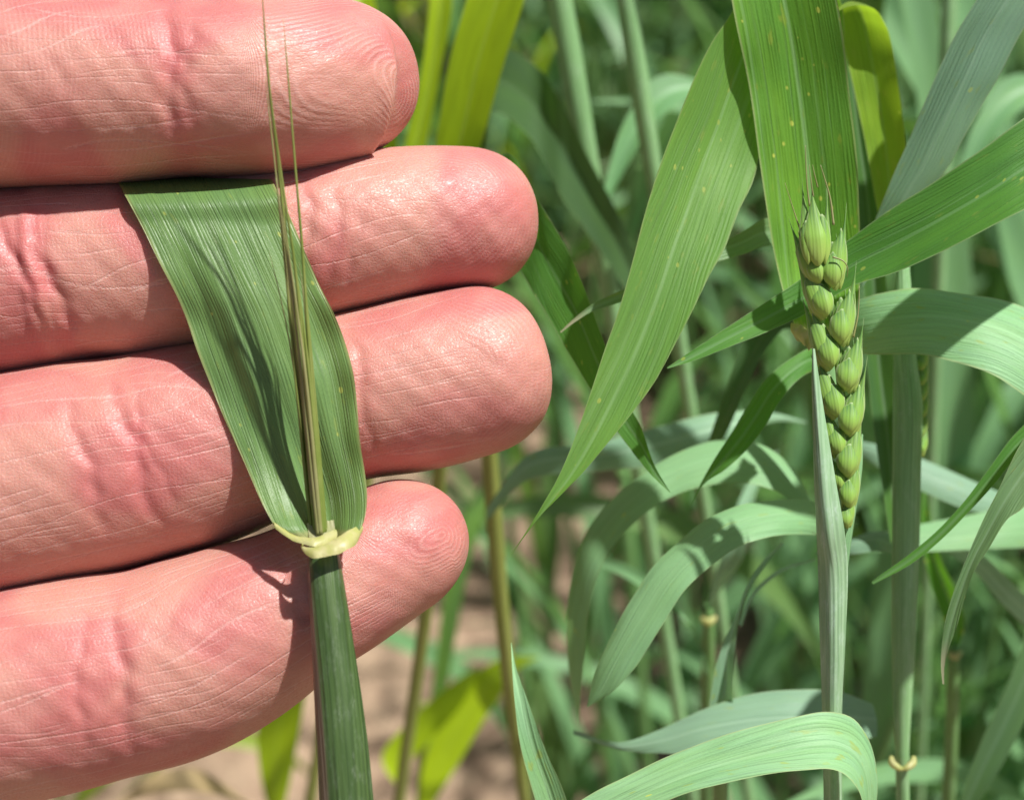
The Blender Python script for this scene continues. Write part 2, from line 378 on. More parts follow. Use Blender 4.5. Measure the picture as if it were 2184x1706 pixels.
# ------------------------------------------------------------------ the hand
def skin_mat():
    N = NT('skin')
    def at(nm):
        x = N.n('ShaderNodeAttribute', attribute_name=nm); return x.outputs['Fac']
    s, wv, blood, tone, mid, pad = at('along'), at('around'), at('blood'), at('tone'), at('mottle'), at('pad')
    fin = N.noise(N.comb(N.math('MULTIPLY', s, 2.4), N.math('MULTIPLY', wv, 2.8), N.math('MULTIPLY', pad, 3.0)), 1.0, 2.0, 0.65)
    jag = N.math('MULTIPLY', N.math('SUBTRACT', fin, 0.5), 0.16)
    c = N.mix(tone, (0.500, 0.245, 0.190), (0.455, 0.158, 0.142))
    c = N.mix(N.math('MULTIPLY', mid, 0.35), c, (0.53, 0.28, 0.225))
    c = N.mix(N.ramp(fin, 0.3, 0.75, 0.0, 0.30), c, (0.45, 0.150, 0.132))
    c = N.mix(blood, c, (0.46, 0.105, 0.110))
    # long fine flexure lines running with the finger (line coordinate and density are carried by the mesh)
    def lines(k, thin):
        fr = N.math('ABSOLUTE', N.math('SUBTRACT', N.math('FRACT', N.math('ADD', N.math('ADD', at('line' + k), jag), 50.0)), 0.5))
        return N.math('MULTIPLY', N.ramp(fr, 0.0, thin, 1.0, 0.0), at('dens' + k))
    ll = N.math('MAXIMUM', N.math('MAXIMUM', lines('a', 0.085), N.math('MULTIPLY', lines('b', 0.11), 0.6)), lines('c', 0.045))
    c = N.mix(N.math('MULTIPLY', ll, 0.27), c, (0.68, 0.47, 0.42))
    # friction ridges: transverse on the segments, loops on the pads
    rg = N.math('ADD', N.math('MULTIPLY', N.math('SINE', N.math('MULTIPLY', at('ridge'), 2 * math.pi / 0.50)), 0.5), 0.5)
    rmask = at('rmask')
    rgm = N.math('MULTIPLY', rg, rmask)
    c = N.mix(N.math('MULTIPLY', N.math('POWER', rg, 3.0), N.math('MULTIPLY', rmask, 0.24)), c, (0.66, 0.42, 0.37))
    cell = N.ramp(N.voro(N.comb(N.math('MULTIPLY', s, 2.3), N.math('MULTIPLY', wv, 2.9), 0.0), 1.0, 'DISTANCE_TO_EDGE'), 0.0, 0.20)
    h = N.math('ADD', N.math('MULTIPLY', cell, 0.28), N.math('MULTIPLY', rgm, 0.42))
    h = N.math('ADD', h, N.math('MULTIPLY', fin, 0.6))
    h = N.math('SUBTRACT', h, N.math('MULTIPLY', ll, 0.9))
    nrm = N.bump(h, 0.75, 0.000085)
    ro = N.ramp(fin, 0.3, 0.7, 0.38, 0.56)
    p = N.pbsdf(**{'Base Color': c, 'Roughness': ro, 'Specular IOR Level': 0.42, 'Normal': nrm, 'Subsurface Weight': 0.45,
                   'Subsurface Radius': (1.0, 0.30, 0.18), 'Subsurface Scale': 0.0030})
    return N.out(p)
def sines(x, y, f, seed, k=9):
    """smooth two-dimensional noise, about 0..1"""
    g = np.random.default_rng(seed); o = np.zeros(np.broadcast(x, y).shape)
    for i in range(k):
        th = g.uniform(0, 2 * math.pi); q = f * g.uniform(0.5, 1.6); o = o + np.sin(q * (math.cos(th) * x + math.sin(th) * y) * 2 * math.pi + g.uniform(0, 7))
    return 0.5 + o / math.sqrt(k) * 0.36
def sstep(x, a, b):
    t = np.clip((x - a) / (b - a), 0, 1); return t * t * (3 - 2 * t)
MAT['skin'] = skin_mat()
def hand():
    VV, FF, A = [], [], {k: [] for k in ('along', 'around', 'ridge', 'blood', 'pad', 'tone', 'mottle', 'rmask', 'linea', 'lineb', 'linec', 'densa', 'densb', 'densc')}
    cnt = [0]
    def add(V, F, **at):
        VV.append(V); FF.extend([tuple(i + cnt[0] for i in f) for f in F]); cnt[0] += len(V)
        for k in A: A[k].append(np.broadcast_to(np.asarray(at.get(k, 0.0), float), (len(V),)).copy())
    def finger(idx, pts, creases, tiplen, flat=1.06, na=112, vis0=-40, whorl=None, tipexp=2.0, dip=None, ridges=0.55):
        pts = np.array(pts, float)[:, [0, 1, 3, 2]]
        dense = spline(pts, 1500)
        C = P(dense[:, 0], dense[:, 1], dense[:, 2]); arc = np.r_[0, np.cumsum(np.linalg.norm(np.diff(C, axis=0), axis=1))] * 1000
        L = arc[-1]; xs = dense[:, 0]
        s_of = lambda x: float(np.interp(x, xs, arc))
        s0 = s_of(vis0) if pts[0, 0] < vis0 < pts[-1, 0] else L * 0.5
        ss = np.r_[np.linspace(0, s0, 16)[:-1], np.arange(s0, L - 2.5, 0.32), L - 2.5 * np.linspace(1, 0, 26) ** 2.0]
        ss = np.unique(np.clip(ss, 0, L - 1e-4))
        q = np.stack([np.interp(ss, arc, dense[:, j]) for j in range(4)], 1)
        C = P(q[:, 0], q[:, 1], q[:, 2]); r = q[:, 3] / FPX * q[:, 2]           # mm
        t = np.clip((ss - (L - tiplen)) / tiplen, 0, 1)
        r = r * (1 - t ** tipexp) ** (1 / tipexp)
        T = np.gradient(C, ss, axis=0); T /= np.linalg.norm(T, axis=1)[:, None]
        S = np.cross(T, -FWD); S /= np.linalg.norm(S, axis=1)[:, None]; B = np.cross(S, T)
        tt = np.linspace(-1, 1, na); a = math.pi * np.sign(tt) * np.abs(tt) ** 1.15
        ca, sa = np.cos(a), np.sin(a)
        p_ = 2.05
        k = (np.abs(ca) ** p_ + np.abs(sa) ** p_) ** (-1 / p_)
        fx, fz = k * sa, k * ca * flat
        Wm = a[None, :] * r[:, None]
        front = np.clip(ca, 0, 1)[None, :] ** 0.7
        # pads swell between the creases
        cs = sorted([s_of(c[0]) for c in creases if c[1] > 0.3] + [L + 6])
        swell = np.zeros_like(ss); prev = -25.0
        for c in cs:
            m = (ss >= prev) & (ss < c)
            swell[m] = np.sin(np.pi * (ss[m] - prev) / (c - prev)) ** 0.8
            prev = c
        dz = 0.55 * swell[:, None] * front
        blood = np.zeros((len(ss), na)); side = np.zeros((len(ss), na))
        for (cx, dep, sig, tilt, wc, ww) in creases:
            sc = s_of(cx)
            wob = 0.45 * np.sin(Wm * 0.55 + cx) + 0.18 * np.sin(Wm * 1.9 + cx * 0.3)
            e = (ss[:, None] - sc - tilt * Wm - wob)
            m = np.exp(-((Wm - wc) / ww) ** 4)
            dz -= dep * np.exp(-(e / sig) ** 2) * m * front
            blood += 0.75 * np.exp(-(e / (sig * 2.0)) ** 2) * m * min(1, dep * 1.6)
            blood += 0.22 * np.exp(-(e / 3.5) ** 2) * m
            side += 0.35 * np.exp(-(e / 4.0) ** 2) * np.abs(sa)[None, :] ** 2 * (dep > 0.3)
        und = 0.10 * np.sin(ss[:, None] * 0.9 + np.sin(Wm * 0.7 + idx)) * np.sin(Wm * 0.8 + idx * 2) + 0.05 * np.sin(ss[:, None] * 2.3 + Wm * 0.5) * np.sin(Wm * 2.1 + 1 + idx)
        fade = (1 - t ** 4)[:, None]
        dz = (dz + und) * fade
        side = side * fade
        rx = np.maximum(r[:, None] - side, 0.001) * fx[None, :]
        rz = r[:, None] * fz[None, :] + dz * np.clip(ca, 0, 1)[None, :]
        V = C[:, None, :] + 0.001 * (rx[..., None] * S[:, None, :] + rz[..., None] * B[:, None, :])
        # tip redness
        blood += 0.35 * np.clip((ss - (L - 14)) / 14, 0, 1)[:, None]
        sc = (L - 13.0) if whorl is None else s_of(whorl[0]); wc = 0.0 if whorl is None else whorl[1]
        ds = ss[:, None] - sc
        loop = np.sqrt(np.where(ds < 0, ds * 0.42, ds) ** 2 + ((Wm - wc) * np.where(ds < 0, 1.0, 0.9)) ** 2)
        sd = s_of(dip) if dip is not None else L - 24
        bl = np.clip((ss - sd - 1.0) / 7.0, 0, 1)[:, None]; bl = bl * bl * (3 - 2 * bl)
        ridge = (1 - bl) * (ss[:, None] + 0.02 * Wm ** 2) + bl * (sc - 3 + loop)
        pad = bl * np.ones_like(Wm)
        X, Y = ss[:, None] + 0 * Wm, Wm
        k7 = idx * 100
        mott = sstep(sines(X, Y, 0.16, k7 + 1), 0.3, 0.75); tone = sstep(sines(X, Y, 0.05, k7 + 2), 0.35, 0.65)
        keep = 1 - 0.85 * pad
        at = dict(tone=tone, mottle=mott, rmask=(0.10 + 0.65 * sstep(sines(X, Y * 1.4, 0.07, k7 + 3), 0.36, 0.66)) * (0.55 + 1.05 * pad) * ridges)
        for nm, sp, wa, fx_, fy_, dn in (('a', 2.3, 3.0, 0.035, 0.07, 0.44), ('b', 1.35, 2.0, 0.045, 0.09, 0.50), ('c', 3.6, 4.4, 0.025, 0.06, 0.40)):
            o_ = ord(nm) * 7 + k7
            at['line' + nm] = (Y + wa * (sines(X * fx_, Y * fy_, 1.0, o_) - 0.5)) / sp
            at['dens' + nm] = sstep(sines(X * 0.045, Y * 0.16, 1.0, o_ + 3), dn, dn + 0.16) * keep
        ridge = ridge + 0.5 * (sines(X, Y, 0.11, k7 + 5) - 0.5)
        blood = np.clip(blood, 0, 1) * (0.30 + 0.42 * mott)
        F = grid_faces(len(ss), na)
        F += [tuple(range(na - 1))[::-1], tuple(range((len(ss) - 1) * na, len(ss) * na - 1))]
        rs = lambda z: np.broadcast_to(z, Wm.shape).ravel()
        add(V.reshape(-1, 3), F, along=rs(ss[:, None]), around=rs(Wm), ridge=ridge.ravel(), blood=blood.ravel(), pad=rs(pad), **{k: np.broadcast_to(z, Wm.shape).ravel() for k, z in at.items()})
    # creases: (x px, depth mm, width mm, tilt, centre and half extent across in mm)
    finger(1, [(-1150, 245, 187, 221.0), (-800, 245, 201, 214.0), (-480, 225, 208, 207.5), (12, 194, 206, 203.4), (300, 190, 198, 203.6), (600, 184, 187, 205.8), (760, 186, 178, 212.0), (884, 216, 175, 214.5)],
           [(392, 0.42, 0.75, 0.02, 0, 14), (425, 0.20, 0.5, -0.03, 2, 9), (-330, 0.6, 0.9, 0, 0, 14), (170, 0.08, 0.5, 0.1, 3, 5)], 10.5, whorl=(805, 1.5), dip=400, ridges=1.15)
    finger(2, [(-1150, 679, 187, 221.0), (-800, 679, 201, 214.0), (-480, 672, 208, 207.5), (12, 598, 212, 209.5), (420, 560, 187, 210.0), (725, 500, 172, 212.0), (900, 472, 159, 214.0), (1138, 474, 152, 218.0)],
           [(150, 0.55, 0.8, 0.25, 0, 14), (95, 0.40, 0.6, 0.30, 0, 12), (650, 0.30, 0.6, -0.15, 2, 10), (705, 0.26, 0.6, -0.25, 3, 7), (750, 0.20, 0.45, -0.3, 3, 5)], 9.0, tipexp=2.2, dip=780)
    finger(3, [(-1150, 1157, 208, 221.0), (-800, 1157, 225, 214.0), (-480, 1165, 232, 207.5), (12, 1034, 238, 207.0), (400, 953, 224, 209.0), (725, 850, 182, 211.0), (900, 817, 186, 212.0), (1090, 772, 176, 213.5), (1150, 757, 172, 214.5)],
           [(310, 0.40, 0.8, 0.10, 0, 12), (215, 0.28, 0.7, 0.08, 0, 9), (345, 0.15, 0.4, 0.12, 0, 8), (770, 0.22, 0.6, 0, 0, 10)], 8.0, tipexp=2.5, dip=900)
    finger(4, [(-1150, 1618, 199, 216.0), (-800, 1618, 215, 209.0), (-480, 1640, 222, 202.5), (0, 1490, 230, 202.0), (400, 1397, 213, 204.0), (650, 1278, 172, 205.0), (850, 1166, 145, 208.0), (985, 1102, 130, 210.0)],
           [(285, 0.34, 0.8, -0.10, 0, 12), (200, 0.24, 0.6, -0.15, 0, 9), (640, 0.32, 0.8, 0.0, 0, 12)], 8.0, tipexp=2.1, dip=680, whorl=(915, 0.5), ridges=0.8)
    finger(5, [(-2200, 800, 230, 216), (-1900, 520, 262, 209), (-1550, 190, 262, 201), (-1150, -150, 232, 195), (-800, -420, 208, 192), (-520, -620, 184, 193)],
           [(-1050, 0.5, 0.8, 0, 0, 14)], 10.5, vis0=-1000)
    # palm, wrist and forearm
    sec = np.array([(-380, 905, 700, 211, 6.5), (-480, 920, 830, 209, 10), (-640, 925, 880, 207.5, 12.5), (-850, 930, 900, 206.5, 14), (-1400, 960, 850, 206, 15), (-2000, 1030, 720, 207, 17),
                    (-2450, 1080, 580, 210, 18), (-2900, 1110, 540, 214, 19), (-4200, 1230, 660, 226, 28), (-6200, 1420, 820, 246, 38), (-7600, 1560, 900, 262, 42)], float)
    q = spline(sec, 90)
    C = P(q[:, 0], q[:, 1], q[:, 3]); ry = q[:, 2] / FPX * q[:, 3] * 0.001; rz = q[:, 4] * 0.001
    na = 72; a = np.linspace(-math.pi, math.pi, na + 1)[:-1]
    T = np.gradient(C, axis=0); T /= np.linalg.norm(T, axis=1)[:, None]
    S = np.cross(T, -FWD); S /= np.linalg.norm(S, axis=1)[:, None]; B = np.cross(S, T)
    k = (np.abs(np.cos(a)) ** 2.6 + np.abs(np.sin(a)) ** 2.6) ** (-1 / 2.6)
    V = C[:, None, :] + (ry[:, None] * (k * np.sin(a))[None, :])[..., None] * S[:, None, :] + (rz[:, None] * (k * np.cos(a))[None, :])[..., None] * B[:, None, :]
    F = grid_faces(len(q), na, True) + [tuple(range(na)), tuple(range((len(q) - 1) * na, len(q) * na))[::-1]]
    arc = np.r_[0, np.cumsum(np.linalg.norm(np.diff(C, axis=0), axis=1))] * 1000
    add(V.reshape(-1, 3), F, along=np.repeat(arc, na), around=(ry[:, None] * 1000 * a[None, :]).ravel(), ridge=np.repeat(arc, na), blood=0.1, tone=sines(np.repeat(arc, na), np.tile(a * 40, len(q)), 0.02, 3), mottle=sines(np.repeat(arc, na), np.tile(a * 40, len(q)), 0.08, 4), rmask=0.25)
    V = np.concatenate(VV)
    org = P(-300, 900, 208)
    o = mesh_obj('hand', V, FF, MAT['skin'], None, attrs={k: np.concatenate(v) for k, v in A.items()}, origin=org)
    tag(o, 'pink palm side of a hand with four fingers laid behind the held leaf', 'hand')
    return o
hand()

# ------------------------------------------------------------------ the wheat shoot lying on the fingers
def held():
    base = P(740, 1700, 191); g = np.array([base[0] + 0.02, base[1] - 0.03, 0.0])
    root = empty('held_wheat_shoot', g, 'wheat shoot laid on the fingers, its long awns just out of the collar', 'wheat')
    edge_l = [(225, 300, 232), (232, 340, 226), (240, 366, 213), (249, 384, 205.0), (262, 408, 200.2), (300, 480, 198.0), (340, 560, 197.2), (375, 630, 197.0), (400, 690, 197.4), (420, 750, 197.2),
              (455, 840, 196.8), (495, 930, 196.4), (535, 1020, 195.4), (572, 1098, 193.8), (592, 1128, 193.0), (640, 1150, 193.6)]
    edge_r = [(540, 300, 232), (555, 340, 226), (564, 356, 212), (576, 376, 204.6), (592, 408, 199.9), (626, 480, 199.2), (652, 540, 198.8), (682, 610, 198.6), (711, 665, 198.4), (736, 730, 198.4),
              (755, 800, 197.6), (762, 870, 197.0), (768, 940, 196.4), (778, 1010, 195.6), (783, 1060, 194.8), (778, 1105, 193.6), (766, 1132, 192.8), (735, 1152, 193.6)]
    n = 130
    l = spline(edge_l, n, np.linspace(0, 1, n)); r = spline(edge_r, n, np.linspace(0, 1, n))
    nu = 41; u = np.linspace(0, 1, nu); t = np.linspace(0, 1, n)
    L = P(l[:, 0], l[:, 1], l[:, 2]); Rr = P(r[:, 0], r[:, 1], r[:, 2])
    V = L[:, None] * (1 - u)[None, :, None] + Rr[:, None] * u[None, :, None]
    ch = np.clip((t - 0.45) / 0.5, 0, 1); ch = ch * ch * (3 - 2 * ch)
    # channel round the awns towards the base, gentle waves across the upper blade
    uc = 0.60 - 0.06 * t
    dep = (3.4 * ch)[:, None] * np.exp(-(((u[None, :] - uc[:, None]) / (0.34 - 0.10 * t)[:, None]) ** 2))
    mid = np.exp(-((t - 0.55) / 0.22) ** 2)
    dep += mid[:, None] * (-1.1 * np.sin(u * math.pi)[None, :] ** 2 + 0.35 * np.sin(u * 9 + 1)[None, :])
    dep += (0.28 * np.sin(u * 16)[None, :] + 0.16 * np.sin(u * 29 + 2)[None, :]) * (np.clip(t * 3 - 0.6, 0, 1) * np.clip(2.6 - 2.6 * t, 0.25, 1))[:, None]
    dep += (0.25 * np.sin(t * 40)[:, None] * np.clip(u - 0.85, 0, 1)[None, :] * 6 + 0.22 * np.sin(t * 33 + 1)[:, None] * np.clip(0.12 - u, 0, 1)[None, :] * 7) * (t > 0.12)[:, None]
    V = V + dep[..., None] * 0.001 * FWD
    ctr = V[:, nu // 2]; Wd = np.linalg.norm(Rr - L, axis=1)
    arc = np.r_[0, np.cumsum(np.linalg.norm(np.diff(ctr, axis=0), axis=1))] * 1000
    uv = np.stack([(u[None, :] - 0.5) * (0.35 * Wd[:, None] + 0.65 * 0.0165) * 1000, np.repeat(arc[:, None], nu, 1)], -1).reshape(-1, 2)
    nn = np.stack([np.repeat(u[None, :], n, 0), np.repeat(1 - t[:, None], nu, 1)], -1).reshape(-1, 2)
    mesh_obj('leaf_blade', V.reshape(-1, 3), grid_faces(n, nu), MAT['held'], root, uv, nn)
    # stem (leaf sheath round the ear still inside)
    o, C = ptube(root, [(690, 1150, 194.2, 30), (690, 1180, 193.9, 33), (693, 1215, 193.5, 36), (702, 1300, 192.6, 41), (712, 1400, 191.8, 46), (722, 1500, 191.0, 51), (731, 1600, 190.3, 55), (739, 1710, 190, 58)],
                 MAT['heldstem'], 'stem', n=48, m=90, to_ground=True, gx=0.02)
    # cream collar: left auricle flange, the clasp in front, the membrane inside
    blade(root, [(583, 1112, 193.4, 588, 1128, 192.8), (612, 1132, 192.8, 616, 1148, 192.0), (640, 1144, 192.4, 646, 1160, 191.6), (668, 1146, 192.2, 672, 1166, 191.2), (694, 1138, 193.0, 697, 1162, 192.0), (716, 1128, 194.5, 718, 1150, 193.4)],
          MAT['collar'], curl=-0.25, nu=9, nv=40, ripple=0.06, name='auricle')
    blade(root, [(772, 1118, 194.2, 771, 1138, 193.8), (757, 1124, 193.2, 760, 1160, 192.0), (735, 1136, 192.0, 741, 1172, 190.6), (712, 1150, 191.2, 717, 1182, 190.0), (690, 1162, 190.8, 691, 1188, 189.9),
                 (668, 1166, 190.9, 668, 1190, 189.8), (652, 1166, 191.6, 650, 1180, 190.8), (644, 1160, 192.4, 643, 1168, 192.0), (648, 1156, 193.4, 648, 1160, 193.2)],
          MAT['collar'], curl=-0.35, nu=11, nv=60, ripple=0.07, name='auricle')
    blade(root, [(655, 1118, 194.4, 660, 1160, 193.0), (668, 1110, 194.8, 674, 1158, 192.6), (684, 1104, 195.2, 690, 1154, 192.4), (698, 1112, 195.0, 704, 1152, 192.6), (712, 1106, 194.8, 716, 1146, 193.2)],
          MAT['ligule'], curl=0.3, nu=7, nv=40, ripple=0.15, name='ligule')
    # awns
    aw = [  # px path with depth, half width px at base
        ([(676, 1140, 194.5), (640, 790, 192.5), (606, 470, 189.5), (592, 330, 188), (577, 215, 186.5), (557, -40, 183)], 6.0, 0),
        ([(681, 1140, 194.0), (651, 800, 191.5), (628, 560, 189.0), (604, 400, 187.0), (583, 250, 185.5), (566, 110, 184)], 4.6, 0),
        ([(670, 1140, 195.0), (630, 780, 193.0), (600, 480, 190.5), (584, 330, 189), (572, 225, 188), (566, 165, 187)], 4.4, 1),
        ([(693, 1140, 194.2), (668, 860, 192.4), (655, 680, 191.0), (643, 510, 189.6), (631, 370, 188.2), (619, 220, 187.0), (604, 40, 185.5)], 4.4, 0),
        ([(688, 1140, 194.0), (661, 820, 191.8), (640, 640, 190.4), (618, 500, 189.4), (606, 420, 189)], 4.4, 0),
        ([(684, 1140, 193.6), (655, 830, 191.0), (632, 650, 189.5), (613, 520, 188.4), (597, 420, 187.6)], 4.4, 1),
        ([(667, 1140, 195.4), (636, 850, 194.0), (610, 690, 193.2), (590, 600, 192.6), (572, 530, 192.0)], 2.6, 1),
        ([(690, 1140, 194.8), (667, 850, 193.2), (655, 720, 192.2), (646, 620, 191.6), (638, 560, 191)], 3.4, 1),
        ([(672, 1140, 195.0), (642, 880, 193.2), (624, 740, 192.4), (612, 640, 192.0)], 4.2, 0),
        ([(686, 1140, 195.2), (662, 900, 194.0), (650, 760, 193.2), (641, 660, 192.6)], 4.2, 0),
        ([(679, 1140, 193.6), (654, 900, 191.8), (640, 760, 190.8), (630, 680, 190.2)], 4.2, 1),
        ([(673, 1140, 194.6), (646, 840, 192.2), (622, 620, 190.2), (603, 480, 188.8), (588, 380, 187.8)], 4.0, 1),
        ([(695, 1140, 194.6), (676, 900, 193.0), (663, 740, 191.8), (652, 620, 190.8), (645, 540, 190)], 3.6, 0),
        ([(665, 1140, 194.8), (640, 900, 193.0), (626, 760, 192.0), (608, 560, 190.6), (596, 440, 189.6)], 4.0, 0),
        ([(682, 1140, 194.4), (658, 860, 192.4), (645, 720, 191.2), (628, 560, 190.0)], 4.2, 1)]
    for path, wd, pale in aw:
        q = spline(np.array(path, float), 70); C = P(q[:, 0], q[:, 1], q[:, 2]); t = np.linspace(0, 1, 70)
        r = 1.25 * wd * (1 - 0.78 * t) * q[:, 2] / FPX * 0.001 * (1 - np.clip((t - 0.9) / 0.1, 0, 1) * 0.6)
        tube(root, C, r, MAT['awn_pale' if pale else 'awn'], 'awn', n=8)
held()

# ------------------------------------------------------------------ wheat ears
def ear_mat():
    N = NT('spikelet_green')
    a, b, _ = N.sep(N.uv('nn')); u, v, _ = N.sep(N.uv('mm'))
    oi = N.math('MULTIPLY', N.n('ShaderNodeObjectInfo').outputs['Random'], 17.0)
    st = N.noise(N.comb(N.math('MULTIPLY', u, 3.2), N.math('MULTIPLY', v, 0.22), oi), 1.0, 3.0, 0.6)
    vn = N.math('ADD', N.math('MULTIPLY', N.math('SINE', N.math('MULTIPLY', N.math('ADD', u, N.math('MULTIPLY', st, 0.25)), 2 * math.pi / 0.36)), 0.5), 0.5)
    c = N.mix(N.ramp(b, 0.0, 0.55), (0.43, 0.58, 0.13), (0.27, 0.49, 0.08))
    top = N.math('MULTIPLY', N.ramp(N.math('ADD', b, N.math('MULTIPLY', N.math('SUBTRACT', st, 0.5), 0.5)), 0.42, 0.85), N.math('ADD', N.math('MULTIPLY', vn, 0.45), 0.45))
    c = N.mix(N.math('MULTIPLY', top, 0.85), c, (0.065, 0.18, 0.07))
    c = N.mix(N.ramp(st, 0.35, 0.75, 0.0, 0.35), c, (0.38, 0.52, 0.17))
    au = N.math('ABSOLUTE', N.math('SUBTRACT', N.math('MULTIPLY', a, 2.0), 1.0))
    rim = N.math('MAXIMUM', N.math('MULTIPLY', N.ramp(b, 0.95, 1.0), 0.7), N.math('MULTIPLY', N.ramp(au, 0.80, 0.97), 0.55))
    c = N.mix(N.math('MULTIPLY', rim, 0.75), c, (0.66, 0.72, 0.46))
    p = N.pbsdf(**{'Base Color': c, 'Roughness': 0.5, 'Specular IOR Level': 0.3, 'Normal': N.bump(N.math('ADD', N.math('MULTIPLY', vn, 0.5), st), 0.6, 0.00004)})
    tr = N.n('ShaderNodeBsdfTranslucent'); N.set(tr.inputs[0], N.mix(0.4, c, (0.30, 0.40, 0.05)))
    mx = N.n('ShaderNodeMixShader'); mx.inputs[0].default_value = 0.30
    N.t.links.new(p, mx.inputs[1]); N.t.links.new(tr.outputs[0], mx.inputs[2])
    return N.out(mx.outputs[0])
MAT['ear'] = ear_mat()
def scale_arrays(W, H, B, lean=0.0, tip=0.0, x0=0.0, z0=0.0, y0=0.0, rot=0.0, tooth=0.35, nu=15, nv=22, keel=0.25):
    """one glume or lemma (mm): boat-shaped scale, bulging towards +z, toothed or drawn into a point at the top"""
    t = np.linspace(0, 1, nv); u = np.linspace(-1, 1, nu)
    wp = np.sin(np.pi * np.clip(0.10 + 0.86 * t ** 0.80, 0, 1)) ** 0.72
    if tip > 0: wp = wp * np.clip(1.15 - t ** 2.2, 0.03, 1)
    elif tooth < 0.45: wp = np.sin(np.pi * (0.07 + 0.74 * t ** 0.78)) ** 0.8
    X = np.outer(wp, u) * W / 2
    Z = B * np.outer(wp, np.sqrt(np.clip(1 - (0.97 * u) ** 2, 0, 1)) + keel * np.clip(0.5 - np.abs(u - 0.25), 0, 1))
    Z *= (1 - 0.5 * t ** 2.5)[:, None]
    Z -= 0.18 * B * np.outer(t ** 2, np.ones(nu))
    Y = np.outer(t * H, np.ones(nu)) - 0.10 * H * np.outer(1 - t, 1 - u ** 2)
    if tip > 0: Y[:] += tip * np.outer(np.clip((t - 0.72) / 0.28, 0, 1) ** 1.5, np.clip(1 - 0.6 * np.abs(u), 0, 1))
    else: Y[-1] += tooth * (0.35 * np.cos(u * 9.0) + 0.5 * (np.abs(u - 0.35) < 0.12)); Y[-2] += 0.4 * tooth * 0.35 * np.cos(u * 9.0)
    if tip <= 0: Y -= 0.16 * H * np.outer(t ** 5, np.abs(u - 0.2) ** 1.6)
    X = X + lean * np.outer(t ** 1.4, np.ones(nu)) * H
    V = np.stack([X, Y, Z], -1).reshape(-1, 3)
    cr, sr = math.cos(rot), math.sin(rot)
    V[:, :2] = V[:, :2] @ np.array([[cr, sr], [-sr, cr]])
    V += np.array([x0, y0, z0])
    uv = np.stack([np.outer(wp, u) * W / 2, np.outer(t * H, np.ones(nu))], -1).reshape(-1, 2)
    nn = np.stack([np.outer(np.ones(nv), (u + 1) / 2), np.outer(t, np.ones(nu))], -1).reshape(-1, 2)
    return V, grid_faces(nv, nu), uv, nn
def spikelet(ear, px, py, d, side, k=1.0, tilt=0.0, top=False, h=1.0, tipl=1.8, seed=0):
    g = random.Random(seed * 31 + 5); j = lambda x: 1 + g.uniform(-x, x)
    s = side
    parts = []
    if top:
        parts += [scale_arrays(3.0, 6.6, 1.15, lean=-0.02, tip=1.6, x0=0.0, z0=0.15, tooth=0), scale_arrays(1.9, 6.8, 0.8, lean=-0.05, tip=2.4, x0=-0.7, z0=-0.5),
                  scale_arrays(1.7, 4.9, 0.75, lean=0.0, x0=0.80, z0=0.30, rot=0.04, tooth=0.2), scale_arrays(1.4, 4.3, 0.7, lean=0.0, x0=-1.0, z0=0.2, rot=0.02, tooth=0.2), scale_arrays(1.2, 6.0, 0.6, lean=0.12, tip=2.6, x0=0.9, z0=-0.7)]
    else:
        parts += [scale_arrays(2.65 * j(.06), 3.3 * h * j(.06), 1.30, lean=s * 0.02, x0=0.0, z0=0.50, rot=s * 0.03, tooth=0.16),           # outer glume
                  scale_arrays(2.4, 5.5 * h * j(.06), 1.10, lean=s * 0.07, tip=0.0, x0=s * 0.32, z0=0.10, rot=-s * 0.02, tooth=0.46),      # lemma
                  scale_arrays(1.9, 6.3 * h * j(.06), 0.95, lean=s * 0.10, tip=tipl * j(.2), x0=s * 0.55, z0=-0.35, rot=-s * 0.04),          # second lemma with its point
                  scale_arrays(1.7, 4.6 * h, 0.9, lean=s * 0.10, tip=0.9, x0=s * 0.95, z0=-0.5, rot=s * 0.16),                             # far glume
                  scale_arrays(1.5, 4.4 * h, 0.8, lean=s * 0.02, x0=-s * 0.15, z0=-0.4, rot=0.0)]
    V = []; F = []; U = []; NN = []; o = 0
    for v, f, uv, nn in parts:
        V.append(v); F += [tuple(i + o for i in q) for q in f]; o += len(v); U.append(uv); NN.append(nn)
    V = np.concatenate(V) * 0.001 * k
    c, sn = math.cos(tilt), math.sin(tilt)
    Xa = c * RIGHT + sn * UP; Ya = -sn * RIGHT + c * UP
    p = P(px, py, d)
    Wv = p + V[:, :1] * Xa + V[:, 1:2] * Ya - V[:, 2:3] * FWD
    return mesh_obj('spikelet', Wv, F, MAT['ear'], ear, np.concatenate(U), np.concatenate(NN), origin=p)

